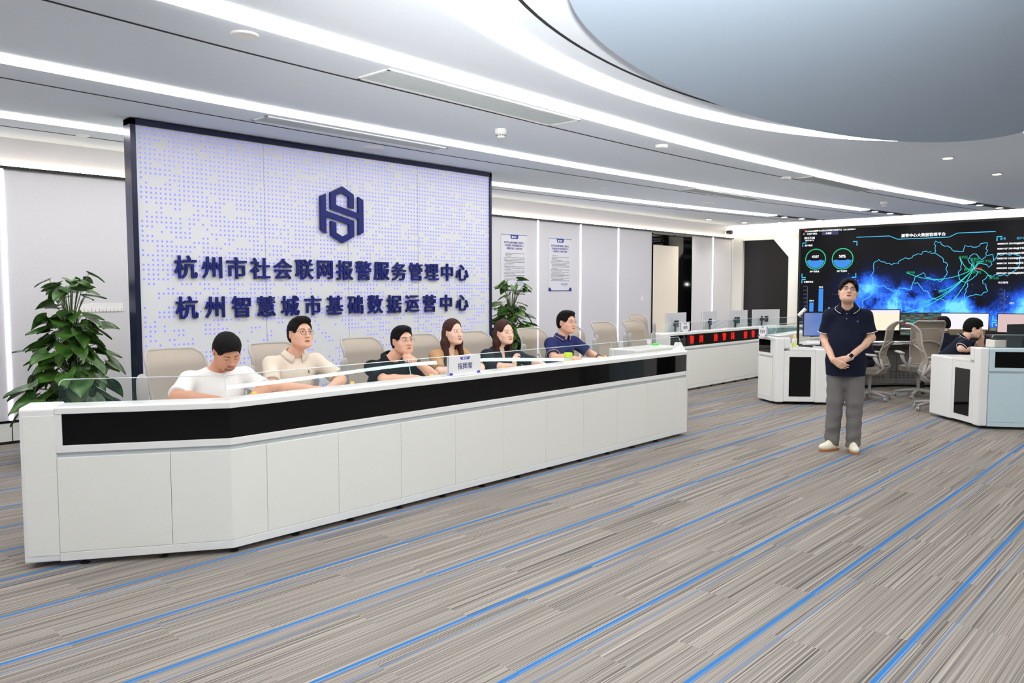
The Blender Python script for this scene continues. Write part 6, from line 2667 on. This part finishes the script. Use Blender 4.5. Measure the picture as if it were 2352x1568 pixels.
# standing man, hands clasped, looking up
r_, D_, Ds_ = make_person('standing man in midnight blue polo and grey trousers, hands clasped, looking up', (5.80, -6.63, 0), 108, dict(
    stand=True, skin=(224, 180, 154), bulk=1.02, nb=(0, .01, 1.475), hc=(-.005, .055, 1.615), head=(8, 20, -5), hs=1.03, wide=1.04, neck=1.05, sw=.168, sdrop=.09, arm=.98,
    elR=(.215, -.02, 1.15), wrR=(.115, .205, .945), elL=(-.225, .0, 1.16), wrL=(-.035, .20, .965),
    handR=dict(d=(-.78, .12, -.52), n=(-.1, -.95, .1), curl=(14, 24, 18), thumb=.8, spread=.06), handL=dict(d=(.80, .02, -.32), n=(-.05, -.95, -.1), curl=(25, 40, 30), thumb=.2),
    hair='parted', hairline=.074, glasses='dark', browline=True, gaze=(-.3, .9), open=.9, sleeve=.80, loose=1.15, hem=.775, hipz=.93, wrinkle=.003, seed=44,
    watch=('L', mat('watch_band_white', (214, 226, 222), .5), mat('watch_face_black', (20, 18, 24), .15), True), tm=GREYT,
    legs=[('R', .085, (.095, .02), .11, .03), ('L', -.085, (-.095, .02), -.085, .03)], footR=-42, footL=14,
    shoem=mat('cream_shoe', (232, 228, 206), .6), solem=mat('gum_sole', (176, 108, 62), .6), lacem=mat('brown_lace', (96, 76, 62), .8),
    top=dict(m=MIDN, name='polo_shirt', collar=True, gap=22, stripe=STRIPE_W, cuff=STRIPE_W, buttons=2, prints=[('chest_badge', mat('badge_blue', (54, 64, 130), .6), [(-.10 + .011 * (-1 + i / 4), -.15 - .011 * math.sqrt(max(0, 1 - (-1 + i / 4) ** 2)), -.15 + .011 * math.sqrt(max(0, 1 - (-1 + i / 4) ** 2))) for i in range(9)])])))

# people inside the ring console
make_person('young man in midnight blue polo resting his chin on his hand at the right console', (9.40, -6.63, 0), -160, dict(
    skin=SKIN_B, bulk=.98, nb=(0, .23, 1.00), hc=(-.01, .33, 1.125), head=(0, -12, 0), hs=1.02, sw=.19,
    elR=(.25, .16, .865), wrR=(.14, .39, .855), elL=(-.14, .42, .86), wrL=(-.045, .44, 1.005),
    handR=dict(d=(-.1, .98, 0), n=(0, 0, -1)), handL=dict(d=(.25, -.25, .85), n=(.3, -.9, .2), curl=(40, 45, 30)),
    hair='fringe', hairline=.07, sleeve=.80, loose=1.15, seed=51,
    top=dict(m=MIDN, name='polo_shirt', collar=True, stripe=STRIPE_W, cuff=STRIPE_W, buttons=1)))
make_person('black-haired person seen from behind over the wide ring chair', (10.88, -6.2, 0), -52, dict(
    skin=SKIN_B, bulk=1.0, nb=(.07, .12, .96), hc=(.12, .19, 1.09), head=(0, -14, 0), sw=.19,
    elR=(.28, .25, .82), wrR=(.2, .38, .78), elL=(-.28, .25, .82), wrL=(-.2, .38, .78),
    handR=dict(d=(-.1, .98, -.05), n=(0, 0, -1)), handL=dict(d=(.1, .98, -.05), n=(0, 0, -1)),
    hair='fringe', sleeve=.80, seed=61, top=dict(m=MIDN, name='polo_shirt', collar=True, stripe=STRIPE_W, buttons=0)))
make_person('person in midnight blue polo on the ring chair, mostly hidden behind the standing man', (9.84, -5.46, 0), 8, dict(
    skin=SKIN_B, bulk=1.0, nb=(0, .12, 1.05), hc=(0, .18, 1.19), head=(0, -5, 0), sw=.19,
    elR=(.28, .22, .86), wrR=(.2, .44, .84), elL=(-.28, .22, .86), wrL=(-.2, .44, .84),
    handR=dict(d=(-.1, .98, -.02), n=(0, 0, -1)), handL=dict(d=(.1, .98, -.02), n=(0, 0, -1)),
    hair='fringe', sleeve=.80, seed=71, top=dict(m=MIDN, name='polo_shirt', collar=True, stripe=STRIPE_W, buttons=0)))
